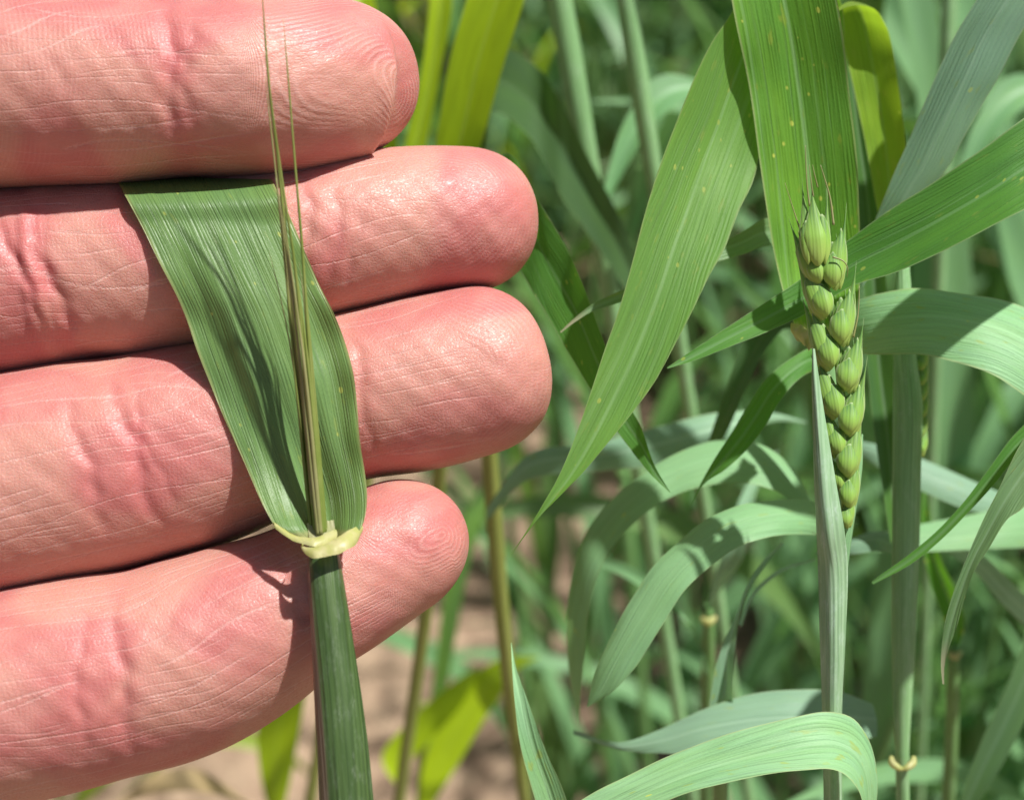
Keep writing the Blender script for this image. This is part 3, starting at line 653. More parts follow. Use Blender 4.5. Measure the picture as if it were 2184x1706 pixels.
# ------------------------------------------------------------------ the plant with the emerging ear
def stem_root(name, px, py, d, gx, label, cat='wheat', group=None):
    e = P(px, py, d)
    return empty(name, np.array([e[0] + gx, e[1] - 0.03, 0.0]), label, cat, group)
def ear_plant():
    rt = stem_root('wheat_plant', 1776, 1715, 213, 0.0, 'wheat plant whose green ear is bursting out of its split sheath', 'wheat')
    ptube(rt, [(1780, 1090, 209.6, 14), (1778, 1150, 209.0, 26), (1777, 1200, 208.8, 30), (1776, 1350, 209.4, 26), (1775, 1510, 210.6, 21), (1776, 1715, 213, 19)], MAT['sheath'], 'stem', n=32, m=60, to_ground=True)
    blade(rt, [(1733, 742, 206.5, 1738, 744, 206.2), (1731, 800, 206.4, 1746, 800, 206.0), (1732, 860, 206.3, 1755, 860, 205.8), (1734, 950, 206.2, 1770, 950, 205.4), (1737, 1050, 206.6, 1787, 1050, 205.4), (1741, 1130, 207.2, 1801, 1130, 206.0),
               (1744, 1200, 208.2, 1808, 1200, 207.6), (1748, 1350, 208.8, 1804, 1350, 208.6), (1753, 1510, 210.2, 1796, 1510, 210.2), (1757, 1715, 212.6, 1794, 1715, 212.6)],
          MAT['sheath'], curl=-1.7, nu=17, nv=90, name='leaf_sheath')
    blade(rt, [(1838, 925, 208.6, 1841, 928, 208.8), (1829, 1000, 208.0, 1839, 1000, 208.8), (1815, 1080, 207.6, 1827, 1080, 208.8), (1803, 1150, 207.6, 1816, 1150, 208.8), (1799, 1210, 208.2, 1809, 1210, 208.8)], MAT['pale'], curl=-0.3, nu=7, nv=40, name='leaf_sheath')
    blade(rt, [(1704, 722, 214.5, 1816, 712, 214.5), (1694, 690, 215.5, 1822, 690, 215.5), (1676, 640, 216.5, 1832, 630, 216.5), (1662, 590, 217.2, 1835, 570, 217.0), (1640, 480, 217.6, 1832, 440, 216.6), (1618, 330, 217.2, 1826, 320, 216), (1600, 200, 216.8, 1812, 200, 215.2),
               (1562, 10, 215.5, 1787, 10, 213.5), (1540, -150, 215.5, 1740, -150, 213), (1570, -320, 217, 1690, -320, 215), (1625, -460, 220, 1627, -460, 220)],
          MAT['flag'], fold=1.2, curl=0.5, nu=25, nv=130, ripple=0.25)
    # cream collar behind the ear
    blade(rt, [(1692, 688, 213.6, 1704, 722, 212.8), (1706, 694, 212.8, 1714, 736, 211.6), (1722, 700, 212.4, 1726, 744, 210.8), (1738, 706, 212.6, 1738, 748, 211.0)], MAT['collar'], curl=-1.0, nu=9, nv=24, ripple=0.5, name='auricle')
    blade(rt, [(1800, 700, 213.4, 1796, 726, 212.8), (1808, 694, 213.0, 1806, 722, 212.0), (1818, 684, 213.0, 1814, 708, 212.6)], MAT['collar'], curl=-0.6, nu=7, nv=16, name='auricle')
    # leaf arching over the foot of the picture
    blade(rt, [(1100, 1790, 203, 1290, 1790, 201), (1240, 1706, 204, 1420, 1710, 201), (1300, 1672, 204, 1490, 1684, 200.8), (1400, 1622, 204.2, 1580, 1660, 200.8), (1500, 1582, 204.6, 1660, 1648, 201), (1600, 1552, 205, 1720, 1642, 201.4), (1700, 1527, 205.6, 1768, 1640, 202),
               (1765, 1517, 206.4, 1797, 1648, 202.6), (1820, 1530, 207.2, 1820, 1666, 203.2), (1852, 1570, 207.6, 1836, 1690, 204), (1868, 1630, 208, 1843, 1730, 205), (1866, 1730, 209, 1836, 1790, 207.5), (1830, 1820, 211, 1810, 1840, 211), (1795, 1880, 214, 1780, 1885, 214)],
          MAT['pale'], fold=0.9, curl=-0.5, nu=19, nv=110, ripple=0.15, label='broad pale leaf arching across the foot of the plant')
    # ear: the rachis is the mesh, its spikelets are sub-parts
    q = spline(np.array([(1801, 1125, 209, 7), (1802, 1050, 208.8, 8), (1800, 950, 208.4, 9), (1791, 800, 208, 9), (1770, 650, 208, 9), (1752, 590, 208, 8), (1741, 520, 208, 7)], float), 50)
    V, f, uv, nn = tube_arrays(P(q[:, 0], q[:, 1], q[:, 2]), q[:, 3] / FPX * q[:, 2] * 0.001, 12)
    ear = mesh_obj('ear', V, f, MAT['ear'], rt, uv, nn)
    S = [  # base x, y, side, scale, tilt, height
        (1802, 1120, 1, 0.62, -0.06, 1.0, 0.8), (1806, 1076, 1, 0.84, -0.05, 1.0, 1.0), (1788, 1040, -1, 0.7, 0.20, 1.0, 0.8), (1803, 1010, 1, 1.0, -0.10, 1.02, 1.8), (1786, 966, -1, 0.86, 0.20, 1.05, 1.2), (1806, 921, 1, 1.04, -0.12, 1.02, 2.2), (1781, 884, -1, 0.95, 0.20, 1.12, 1.2),
        (1803, 828, 1, 1.03, -0.10, 1.08, 2.2), (1770, 780, -1, 0.98, 0.22, 1.15, 1.4), (1789, 728, 1, 1.04, -0.06, 1.12, 2.0), (1758, 672, -1, 1.0, 0.26, 1.12, 1.6), (1773, 608, 1, 1.02, -0.03, 1.12, 2.6), (1744, 600, -1, 0.95, 0.28, 1.1, 1.8)]
    for i, (x, y, sd, k, tl, h, tp) in enumerate(S):
        spikelet(ear, x, y, 206.9 + (0.25 if sd < 0 else 0) + 0.02 * i, sd, k * 0.97, tl * 0.85, False, h, tp, i)
    spikelet(ear, 1742, 556, 206.4, 1, 1.05, 0.05, True, seed=40)
    # short awns of the upper spikelets
    for path, wd in (([(1727, 440, 206.5), (1722, 400, 206.3), (1719, 350, 206.2), (1718, 310, 206)], 2.2), ([(1735, 420, 206.4), (1729, 380, 206), (1726, 352, 206)], 1.8), ([(1744, 400, 206.4), (1738, 375, 206), (1733, 352, 206)], 2.0),
                     ([(1778, 480, 206.2), (1770, 420, 206), (1757, 375, 206), (1750, 352, 206)], 3.0), ([(1708, 495, 207.4), (1690, 440, 207.4), (1674, 390, 207.4)], 1.8), ([(1776, 548, 205.4), (1800, 558, 205.2), (1808, 572, 205.2), (1806, 592, 205.6)], 2.2),
                     ([(1820, 720, 206.6), (1830, 670, 206.6), (1833, 610, 206.6)], 2.6), ([(1712, 520, 206.6), (1706, 505, 206.6), (1702, 492, 206.6)], 2.0)):
        q = spline(np.array(path, float), 24); t = np.linspace(0, 1, 24)
        V, f, uv, nn = tube_arrays(P(q[:, 0], q[:, 1], q[:, 2]), wd * (1 - 0.7 * t) * 208 / FPX * 0.001, 6)
        mesh_obj('awn', V, f, MAT['awn_pale'], ear, uv, nn)
ear_plant()

def plant_behind():
    """stem hidden behind the ear; carries the long hanging leaf and the pale arching ones"""
    rt = stem_root('wheat_plant', 1790, 1715, 250, 0.01, 'wheat plant behind the ear with a long flecked leaf hanging to the left', 'wheat')
    ptube(rt, [(1760, 560, 236, 15), (1768, 700, 236, 20), (1774, 900, 237, 24), (1778, 1100, 239, 25), (1780, 1300, 242, 23), (1780, 1500, 246, 19), (1778, 1715, 250, 18)], MAT['stem'], 'stem', n=20, m=50, to_ground=True, gx=0.01)
    blade(rt, [(1735, 640, 236, 1770, 640, 236), (1710, 480, 238, 1770, 480, 238), (1690, 300, 239, 1790, 300, 237), (1670, 120, 238, 1800, 120, 234), (1650, 0, 234, 1790, 0, 228), (1622, -70, 228, 1740, -60, 221), (1590, -40, 221, 1690, 40, 218.6), (1562, 25, 217.4, 1650, 130, 218.0), (1520, 90, 215.8, 1632, 260, 218.4), (1475, 180, 214.4, 1608, 380, 217.2),
               (1438, 270, 213.6, 1575, 450, 214.6), (1403, 365, 212, 1545, 530, 212.4), (1375, 455, 210.8, 1512, 590, 210.8), (1348, 560, 209.6, 1476, 665, 209.4), (1320, 660, 208.6, 1437, 740, 208.4), (1290, 745, 207.8, 1398, 812, 207.4),
               (1256, 848, 206.8, 1345, 885, 206.6), (1225, 936, 206, 1296, 945, 205.8), (1190, 1018, 205.2, 1243, 1008, 205.2), (1158, 1075, 204.6, 1194, 1058, 204.6), (1126, 1128, 204.2, 1146, 1108, 204.2), (1085, 1190, 204, 1088, 1187, 204)],
          MAT['flag'], fold=1.2, curl=0.7, nu=25, nv=160, ripple=0.2, label='long flecked green leaf hanging down to the left')
    blade(rt, [(1770, 700, 233, 1790, 735, 233), (1800, 660, 230, 1800, 748, 228), (1835, 640, 227, 1840, 755, 224), (1900, 622, 224, 1900, 758, 220), (1980, 616, 222, 1980, 758, 217), (2080, 627, 221, 2050, 772, 215.5), (2172, 650, 221, 2115, 800, 215), (2270, 700, 221, 2180, 842, 215), (2400, 800, 222, 2300, 930, 217), (2520, 960, 224, 2440, 1030, 221), (2600, 1150, 228, 2598, 1150, 228)],
          MAT['pale'], fold=-0.4, curl=-1.0, nu=21, nv=100, ripple=0.3, label='broad pale leaf arching to the right of the ear')
    blade(rt, [(1765, 745, 234, 1768, 790, 234), (1735, 740, 231, 1738, 790, 230), (1682, 768, 229, 1700, 812, 227), (1634, 808, 227.5, 1662, 858, 225.5), (1594, 866, 226.5, 1630, 912, 224.8), (1562, 920, 226, 1592, 960, 224.6), (1522, 982, 226, 1546, 1002, 225), (1490, 1040, 227, 1500, 1034, 226.6), (1476, 1075, 228, 1477, 1075, 228)],
          MAT['green'], fold=0.5, curl=-0.5, nu=15, nv=70)
    blade(rt, [(1778, 1115, 239, 1778, 1145, 239), (1742, 1072, 233, 1744, 1140, 230), (1680, 1064, 229, 1684, 1140, 225), (1600, 1074, 227, 1622, 1150, 222.5), (1520, 1100, 225.6, 1562, 1175, 221), (1450, 1150, 224.5, 1504, 1214, 220.4), (1390, 1212, 223.6, 1456, 1266, 220), (1340, 1290, 223, 1420, 1322, 220), (1298, 1365, 222.8, 1384, 1378, 220.2),
               (1268, 1435, 223, 1345, 1434, 220.8), (1256, 1485, 223.4, 1300, 1480, 222), (1252, 1508, 223.6, 1256, 1506, 223.4)], MAT['pale'], fold=0.3, curl=-0.9, nu=17, nv=90, ripple=0.15, label='pale leaf arching down to the left of the sheath')
    blade(rt, [(1778, 1150, 241, 1778, 1180, 241), (1736, 1085, 244, 1728, 1110, 243), (1700, 1010, 247, 1682, 1062, 243), (1650, 962, 248, 1622, 1036, 243), (1596, 940, 248, 1560, 1030, 243), (1520, 940, 248, 1480, 1042, 243), (1440, 968, 247, 1420, 1066, 243), (1368, 1012, 246, 1370, 1100, 242), (1300, 1070, 246, 1312, 1160, 242),
               (1250, 1135, 246, 1274, 1230, 242), (1220, 1225, 247, 1252, 1330, 244), (1208, 1330, 249, 1244, 1420, 246), (1215, 1440, 252, 1238, 1490, 250), (1235, 1545, 256, 1236, 1545, 256)], MAT['pale'], curl=-0.9, nu=15, nv=80, label='blurred pale leaf arching over to the far left')
    # narrow yellowish leaf, dry at its tip
    blade(rt, [(1765, 600, 234, 1768, 625, 234), (1700, 470, 231, 1705, 530, 230), (1632, 466, 226, 1632, 526, 225), (1590, 490, 223.5, 1590, 541, 223), (1546, 514, 221.5, 1520, 562, 221), (1480, 552, 220, 1450, 590, 219.6), (1390, 592, 218.8, 1380, 622, 218.6), (1310, 626, 217.8, 1308, 650, 217.8), (1262, 650, 217.4, 1264, 664, 217.4), (1226, 678, 217.2, 1228, 686, 217.2), (1194, 708, 217, 1196, 710, 217)],
          MAT['drytip'], fold=0.5, nu=11, nv=80, label='narrow yellow-green leaf with a dry brown tip')
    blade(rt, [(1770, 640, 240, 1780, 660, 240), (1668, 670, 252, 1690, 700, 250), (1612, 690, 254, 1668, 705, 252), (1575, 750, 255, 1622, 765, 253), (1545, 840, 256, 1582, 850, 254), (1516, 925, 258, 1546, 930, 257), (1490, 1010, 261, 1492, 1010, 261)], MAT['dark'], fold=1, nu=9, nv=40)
plant_behind()

def second_stem():
    rt = stem_root('wheat_plant', 1927, 1715, 242, 0.01, 'wheat plant with a thick pale stem to the right of the splitting ear', 'wheat')
    ptube(rt, [(1925, 560, 233, 14), (1926, 650, 233, 20), (1930, 760, 233, 24), (1936, 860, 233, 31), (1934, 1000, 233.6, 30), (1932, 1150, 234.4, 29), (1928, 1350, 236, 26), (1925, 1500, 238, 20), (1924, 1600, 239.6, 15), (1926, 1715, 242, 14)], MAT['stem'], 'stem', n=24, m=70, to_ground=True, gx=0.01)
    # collar with two small cream claws
    for sx in (-1, 1):
        q = spline(np.array([(1925, 1640, 237.6, 4), (1925 + sx * 10, 1636, 237.6, 7), (1925 + sx * 22, 1626, 238.2, 8), (1925 + sx * 24, 1614, 239, 5)], float), 20)
        tube(rt, P(q[:, 0], q[:, 1], q[:, 2]), q[:, 3] / FPX * q[:, 2] * 0.001, MAT['collar'], 'auricle', n=10)
    # leaf rising and folding over behind the flag leaf
    blade(rt, [(1918, 600, 234, 1935, 600, 234), (1890, 520, 236, 1945, 520, 236), (1870, 440, 237, 1936, 420, 236.6), (1845, 303, 237.4, 1932, 309, 236.4), (1818, 178, 237, 1914, 168, 235.4), (1798, 95, 236.4, 1899, 85, 234.6), (1788, 50, 235.6, 1887, 48, 233.6), (1786, 32, 234.4, 1864, 16, 232), (1790, 26, 231, 1836, 10, 228.5), (1782, 34, 227, 1810, 14, 225), (1764, 50, 224, 1790, 24, 223), (1735, 80, 222.4, 1740, 70, 222)],
          MAT['yellow'], fold=1.0, curl=0.5, nu=17, nv=90, ripple=0.25, label='yellow-green leaf folded over at its top')
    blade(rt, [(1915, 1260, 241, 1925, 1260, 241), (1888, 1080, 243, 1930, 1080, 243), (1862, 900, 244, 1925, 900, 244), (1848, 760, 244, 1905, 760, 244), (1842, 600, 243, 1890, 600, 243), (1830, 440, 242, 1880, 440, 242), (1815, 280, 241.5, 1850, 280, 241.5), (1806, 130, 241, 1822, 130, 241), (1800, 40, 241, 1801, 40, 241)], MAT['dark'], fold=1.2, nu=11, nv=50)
    blade(rt, [(1925, 1150, 240, 1925, 1190, 240), (1880, 1132, 246, 1880, 1176, 244), (1810, 1150, 248, 1815, 1182, 246), (1740, 1180, 250, 1742, 1184, 250)], MAT['blue'], curl=-0.5, nu=9, nv=30)
    q = spline(np.array([(1958, 980, 234, 6), (1963, 880, 234, 7), (1962, 770, 234, 6)], float), 20)
    V, f, uv, nn = tube_arrays(P(q[:, 0], q[:, 1], q[:, 2]), q[:, 3] / FPX * q[:, 2] * 0.001, 10)
    ear = mesh_obj('ear', V, f, MAT['ear'], rt, uv, nn)
    for i, y in enumerate((970, 930, 892, 856, 822, 790)):
        spikelet(ear, 1958 + 0.5 * i * (1 - i / 8), y, 234.5, 1, 0.62, -0.12, False, 1.0, 0.6, 70 + i)
second_stem()

def right_plant():
    rt = stem_root('wheat_plant', 2420, 1500, 232, 0.02, 'wheat plant at the right edge, its dark diagonal leaf crossing behind the ear', 'wheat')
    ptube(rt, [(2440, 100, 226, 14), (2440, 500, 228, 20), (2435, 1000, 230, 24), (2425, 1500, 232, 22)], MAT['stem'], 'stem', n=16, m=40, to_ground=True, gx=0.02)
    blade(rt, [(2425, 330, 227, 2430, 400, 227), (2330, 170, 213, 2330, 390, 208), (2250, 208, 208, 2250, 418, 203.6), (2172, 262, 206.6, 2172, 455, 202.8), (2080, 328, 207, 2080, 502, 203.8), (1990, 388, 208.4, 1990, 545, 205.6), (1900, 446, 210.2, 1910, 582, 208), (1800, 520, 212.4, 1815, 612, 210.4), (1715, 590, 213.2, 1722, 668, 211.6), (1640, 640, 212.4, 1640, 706, 211), (1560, 692, 211.4, 1560, 738, 210.4), (1480, 745, 210.6, 1484, 768, 210.2), (1422, 784, 210, 1424, 786, 210)],
          MAT['green'], fold=1.3, curl=0.3, nu=23, nv=120, ripple=0.15, label='dark green diagonal leaf passing behind the ear')
    blade(rt, [(2435, 250, 227, 2445, 300, 227), (2300, -190, 222, 2400, -120, 220), (2172, -140, 222, 2290, -60, 219.5), (2075, 13, 223.4, 2212, 20, 220.6), (2038, 74, 224.2, 2172, 82, 221.6), (2001, 151, 225, 2133, 160, 222.8), (1968, 228, 226, 2098, 219, 224), (1940, 295, 227, 2058, 290, 225.2), (1910, 362, 228, 2020, 360, 226.6), (1884, 426, 229, 1968, 420, 228), (1866, 472, 230, 1930, 475, 229.4), (1848, 540, 231, 1880, 550, 231), (1838, 610, 232, 1840, 612, 232)],
          MAT['blue'], fold=-0.5, curl=-0.6, nu=19, nv=100, label='blue-green waxy leaf slanting down from the top right corner')
    blade(rt, [(2432, 900, 230, 2432, 960, 230), (2330, 790, 214, 2330, 950, 212), (2240, 860, 210, 2240, 1020, 208.4), (2172, 955, 209, 2180, 1085, 207.6), (2131, 1041, 208.6, 2146, 1110, 207.6), (2100, 1102, 208.6, 2110, 1168, 207.6), (2069, 1172, 208.6, 2076, 1222, 207.8), (2037, 1253, 208.6, 2054, 1290, 208), (2017, 1320, 208.8, 2040, 1338, 208.4), (2008, 1384, 209.2, 2022, 1388, 209), (2007, 1425, 209.4, 2014, 1426, 209.4), (2010, 1458, 209.6, 2014, 1459, 209.6)],
          MAT['drytip'], fold=0.8, nu=15, nv=90, label='drooping leaf with a dry tip at the right')
    blade(rt, [(2430, 980, 230, 2430, 1000, 230), (2300, 830, 216, 2304, 880, 215), (2172, 918, 214.5, 2176, 968, 213.5), (2105, 1005, 214.4, 2114, 1040, 213.6), (2054, 1072, 214.6, 2062, 1096, 214), (1998, 1132, 215, 2006, 1152, 214.6), (1936, 1184, 215.6, 1944, 1202, 215.2), (1858, 1240, 216.4, 1862, 1246, 216.4)], MAT['green'], fold=0.4, nu=9, nv=60)
right_plant()

def left_plant():
    rt = stem_root('wheat_plant', 1120, 1715, 336, -0.01, 'wheat plant whose flecked leaf comes out from behind the middle fingertip', 'wheat')
    ptube(rt, [(1010, 330, 268, 12), (1022, 600, 276, 16), (1046, 1000, 296, 18), (1080, 1400, 316, 16), (1120, 1715, 336, 14)], MAT['bgstem_warm'], 'stem', n=14, m=40, to_ground=True, gx=-0.01)
    blade(rt, [(1015, 560, 268, 1030, 520, 268), (990, 420, 246, 1075, 330, 244), (1050, 470, 236, 1100, 340, 234), (1120, 596, 229, 1128, 396, 228), (1166, 674, 226, 1208, 530, 225), (1208, 744, 224, 1240, 596, 223), (1252, 818, 222, 1284, 716, 221.4), (1312, 914, 220, 1342, 864, 219.8), (1364, 984, 218.8, 1370, 918, 218.4), (1394, 1018, 218, 1396, 992, 218), (1428, 1050, 217.6, 1430, 1050, 217.6)],
          MAT['green'], fold=1.0, nu=17, nv=90, ripple=0.2, label='flecked green leaf pointing down to the right')
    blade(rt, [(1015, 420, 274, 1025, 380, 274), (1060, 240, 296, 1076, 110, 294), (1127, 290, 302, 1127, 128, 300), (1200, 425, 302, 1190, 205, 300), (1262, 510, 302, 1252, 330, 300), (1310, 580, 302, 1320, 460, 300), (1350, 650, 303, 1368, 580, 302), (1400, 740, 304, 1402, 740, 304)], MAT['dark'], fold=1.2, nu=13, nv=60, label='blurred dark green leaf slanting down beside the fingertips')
    blade(rt, [(1040, 1080, 282, 1040, 1110, 282), (1127, 968, 276, 1127, 1024, 274), (1250, 948, 272, 1290, 1004, 270), (1400, 910, 270, 1420, 990, 268), (1530, 880, 270, 1530, 950, 268), (1650, 880, 274, 1650, 900, 274), (1720, 900, 278, 1721, 902, 278)], MAT['blue'], curl=-0.6, nu=11, nv=50)
    blade(rt, [(1240, 2000, 226, 1250, 2000, 226), (1180, 1840, 219, 1240, 1830, 219), (1140, 1700, 216, 1203, 1690, 216), (1110, 1590, 215, 1160, 1590, 215), (1098, 1500, 215, 1128, 1500, 215), (1092, 1420, 216, 1100, 1420, 216), (1090, 1370, 217, 1091, 1370, 217)], MAT['pale'], fold=0.6, nu=11, nv=60)
left_plant()

def mid_plants():
    rt = stem_root('wheat_plant', 1535, 1715, 262, 0.0, 'wheat plant low at the foot of the picture with a narrow upright leaf', 'wheat')
    ptube(rt, [(1535, 1560, 252, 12), (1537, 1640, 256, 16), (1536, 1715, 262, 17)], MAT['bgstem'], 'stem', n=14, m=20, to_ground=True)
    blade(rt, [(1505, 1650, 246, 1570, 1650, 246), (1505, 1569, 242, 1567, 1562, 242), (1523, 1438, 239, 1563, 1484, 239), (1544, 1367, 238, 1568, 1384, 238), (1570, 1310, 238, 1578, 1312, 238), (1592, 1250, 238, 1602, 1254, 238), (1628, 1195, 238.6, 1638, 1200, 238.6), (1668, 1156, 239, 1672, 1160, 239)], MAT['blue'], fold=1.6, nu=11, nv=60)
    blade(rt, [(1575, 1330, 242, 1582, 1336, 242), (1600, 1270, 243, 1606, 1276, 243), (1660, 1215, 245, 1665, 1222, 245), (1740, 1190, 247, 1742, 1194, 247)], MAT['blue'], nu=5, nv=30)
    blade(rt, [(1535, 1680, 254, 1545, 1690, 254), (1860, 1500, 244, 1870, 1570, 241), (1790, 1474, 241, 1790, 1590, 237), (1700, 1470, 240, 1700, 1600, 235), (1600, 1480, 240, 1600, 1604, 235), (1500, 1512, 240, 1500, 1606, 236), (1400, 1558, 240.6, 1420, 1606, 238), (1320, 1582, 241, 1326, 1600, 241), (1222, 1556, 242, 1224, 1566, 242)][1:], MAT['blue'], curl=-0.8, nu=13, nv=60, label='blurred leaf lying behind the broad arching one')
    rt = stem_root('wheat_plant', 1505, 1715, 320, 0.0, 'blurred wheat plant with a small pale collar, left of the split sheath', 'wheat')
    ptube(rt, [(1510, 1290, 296, 9), (1511, 1340, 298, 13), (1508, 1500, 306, 14), (1504, 1715, 318, 14)], MAT['bgstem'], 'stem', n=14, m=30, to_ground=True)
    q = spline(np.array([(1496, 1318, 295.5, 5), (1511, 1326, 294.5, 9), (1526, 1316, 295.5, 5)], float), 16)
    tube(rt, P(q[:, 0], q[:, 1], q[:, 2]), q[:, 3] / FPX * q[:, 2] * 0.001, MAT['collar'], 'auricle', n=10)
    blade(rt, [(1508, 1300, 296, 1518, 1300, 296), (1520, 1240, 292, 1545, 1245, 292), (1540, 1180, 288, 1585, 1190, 288), (1560, 1110, 287, 1600, 1110, 287), (1600, 1020, 289, 1620, 1030, 289), (1660, 960, 292, 1661, 960, 292)], MAT['blue'], fold=1, nu=9, nv=40)
    blade(rt, [(1504, 1420, 300, 1512, 1440, 300), (1470, 1330, 300, 1490, 1360, 299), (1400, 1250, 302, 1420, 1290, 300), (1330, 1200, 305, 1340, 1235, 303), (1250, 1190, 309, 1251, 1192, 309)], MAT['bgblue'], fold=0.6, nu=9, nv=40)
    rt = stem_root('wheat_plant', 2022, 1715, 300, 0.0, 'blurred thin-stemmed wheat plant with a pale collar in front of bare soil', 'wheat')
    ptube(rt, [(2036, 1370, 284, 8), (2034, 1420, 285, 13), (2030, 1560, 292, 14), (2022, 1715, 300, 15)], MAT['bgstem'], 'stem', n=14, m=30, to_ground=True)
    q = spline(np.array([(2024, 1392, 283.5, 5), (2037, 1400, 282.5, 8), (2049, 1390, 283.5, 5)], float), 16)
    tube(rt, P(q[:, 0], q[:, 1], q[:, 2]), q[:, 3] / FPX * q[:, 2] * 0.001, MAT['collar'], 'auricle', n=10)
    blade(rt, [(2028, 1385, 284, 2044, 1385, 284), (2010, 1320, 282, 2058, 1330, 281), (1985, 1250, 280, 2040, 1260, 279), (1972, 1190, 279, 2010, 1200, 278), (1965, 1100, 279, 1985, 1100, 278), (1975, 980, 281, 1977, 980, 281)], MAT['green'], fold=1, nu=9, nv=40)
    blade(rt, [(2028, 1480, 288, 2036, 1500, 288), (2090, 1430, 284, 2110, 1480, 282), (2150, 1300, 280, 2190, 1320, 278), (2120, 1230, 278, 2150, 1210, 276), (2060, 1200, 276, 2080, 1180, 275), (2010, 1190, 275, 2012, 1189, 275)][:0] or
          [(2250, 1400, 280, 2290, 1380, 280), (2172, 1322, 274, 2210, 1290, 272), (2130, 1280, 272, 2160, 1245, 270), (2085, 1225, 271, 2110, 1195, 269), (2040, 1190, 271, 2060, 1168, 270), (1990, 1160, 272, 1991, 1158, 272)], MAT['blue'], nu=9, nv=40)
    rt = stem_root('wheat_plant', 2290, 1715, 292, 0.02, 'blurred wheat plant at the lower right with long level leaves behind the thick stem', 'wheat')
    ptube(rt, [(2330, 900, 270, 12), (2320, 1100, 274, 20), (2300, 1400, 282, 22), (2290, 1715, 292, 20)], MAT['bgstem'], 'stem', n=14, m=30, to_ground=True, gx=0.02)
    blade(rt, [(2325, 1120, 274, 2325, 1160, 274), (2172, 1078, 264, 2172, 1168, 261), (2080, 1096, 262, 2080, 1172, 259), (1980, 1114, 261, 1980, 1176, 258), (1890, 1132, 260, 1900, 1176, 258), (1812, 1152, 260, 1814, 1180, 260), (1740, 1185, 261, 1741, 1187, 261)], MAT['pale'], curl=-0.6, nu=11, nv=50, label='level pale leaf behind the thick stem')
    blade(rt, [(2325, 1160, 275, 2325, 1190, 275), (2172, 1068, 268, 2172, 1112, 266), (2080, 1028, 266, 2060, 1086, 264), (1990, 988, 266, 1960, 1044, 264), (1900, 954, 266, 1880, 1000, 265), (1842, 942, 267, 1838, 976, 267), (1760, 930, 269, 1761, 932, 269)], MAT['blue'], curl=-0.6, nu=11, nv=50)
    blade(rt, [(2310, 1420, 281, 2320, 1440, 281), (2240, 1150, 276, 2280, 1150, 276), (2172, 1400, 274, 2230, 1420, 274), (2130, 1500, 273, 2175, 1560, 273), (2085, 1600, 273, 2120, 1660, 273), (2050, 1700, 274, 2080, 1720, 274), (2030, 1800, 276, 2032, 1800, 276)], MAT['dark'], fold=0.8, nu=9, nv=50)
mid_plants()

def left_back():
    """the bright leaf above the fingertips and the dim ones beside it"""
    rt = stem_root('wheat_plant', 850, 1715, 360, 0.0, 'wheat plant behind the hand with a bright yellow-green leaf above the fingertips', 'wheat')
    ptube(rt, [(960, 330, 288, 12), (955, 700, 300, 16), (920, 1200, 330, 15), (850, 1715, 360, 13)], MAT['bgstem_warm'], 'stem', n=14, m=30, to_ground=True)
    blade(rt, [(950, 470, 288, 985, 470, 288), (928, 330, 284, 1020, 330, 282), (940, 240, 282, 1046, 240, 280), (958, 134, 280, 1074, 140, 278), (991, 13, 278, 1115, 13, 276), (1030, -110, 277, 1150, -90, 275), (1090, -230, 277, 1190, -200, 275), (1190, -340, 280, 1195, -338, 280)], MAT['bgyellow'], fold=1.0, nu=13, nv=50, label='bright yellow-green blurred leaf above the fingertips')
    rt = stem_root('wheat_plant', 660, 1715, 370, 0.0, 'wheat plant behind the index finger with dim narrow leaves', 'wheat')
    ptube(rt, [(850, 500, 320, 10), (800, 900, 330, 14), (660, 1715, 370, 13)], MAT['bgstem_warm'], 'stem', n=12, m=30, to_ground=True)
    blade(rt, [(845, 560, 320, 860, 560, 320), (860, 330, 318, 905, 330, 318), (900, 150, 317, 940, 150, 317), (915, 10, 316, 965, 10, 316), (920, -150, 317, 960, -150, 317), (930, -300, 320, 932, -300, 320)], MAT['bgyellow'], fold=0.8, nu=9, nv=40)
    blade(rt, [(845, 560, 322, 858, 560, 322), (800, 330, 326, 850, 330, 326), (770, 120, 330, 815, 120, 330), (740, 10, 333, 800, 10, 333), (720, -150, 338, 760, -150, 338), (690, -280, 342, 692, -280, 342)], MAT['bgyellow'], fold=0.8, nu=9, nv=40)
left_back()

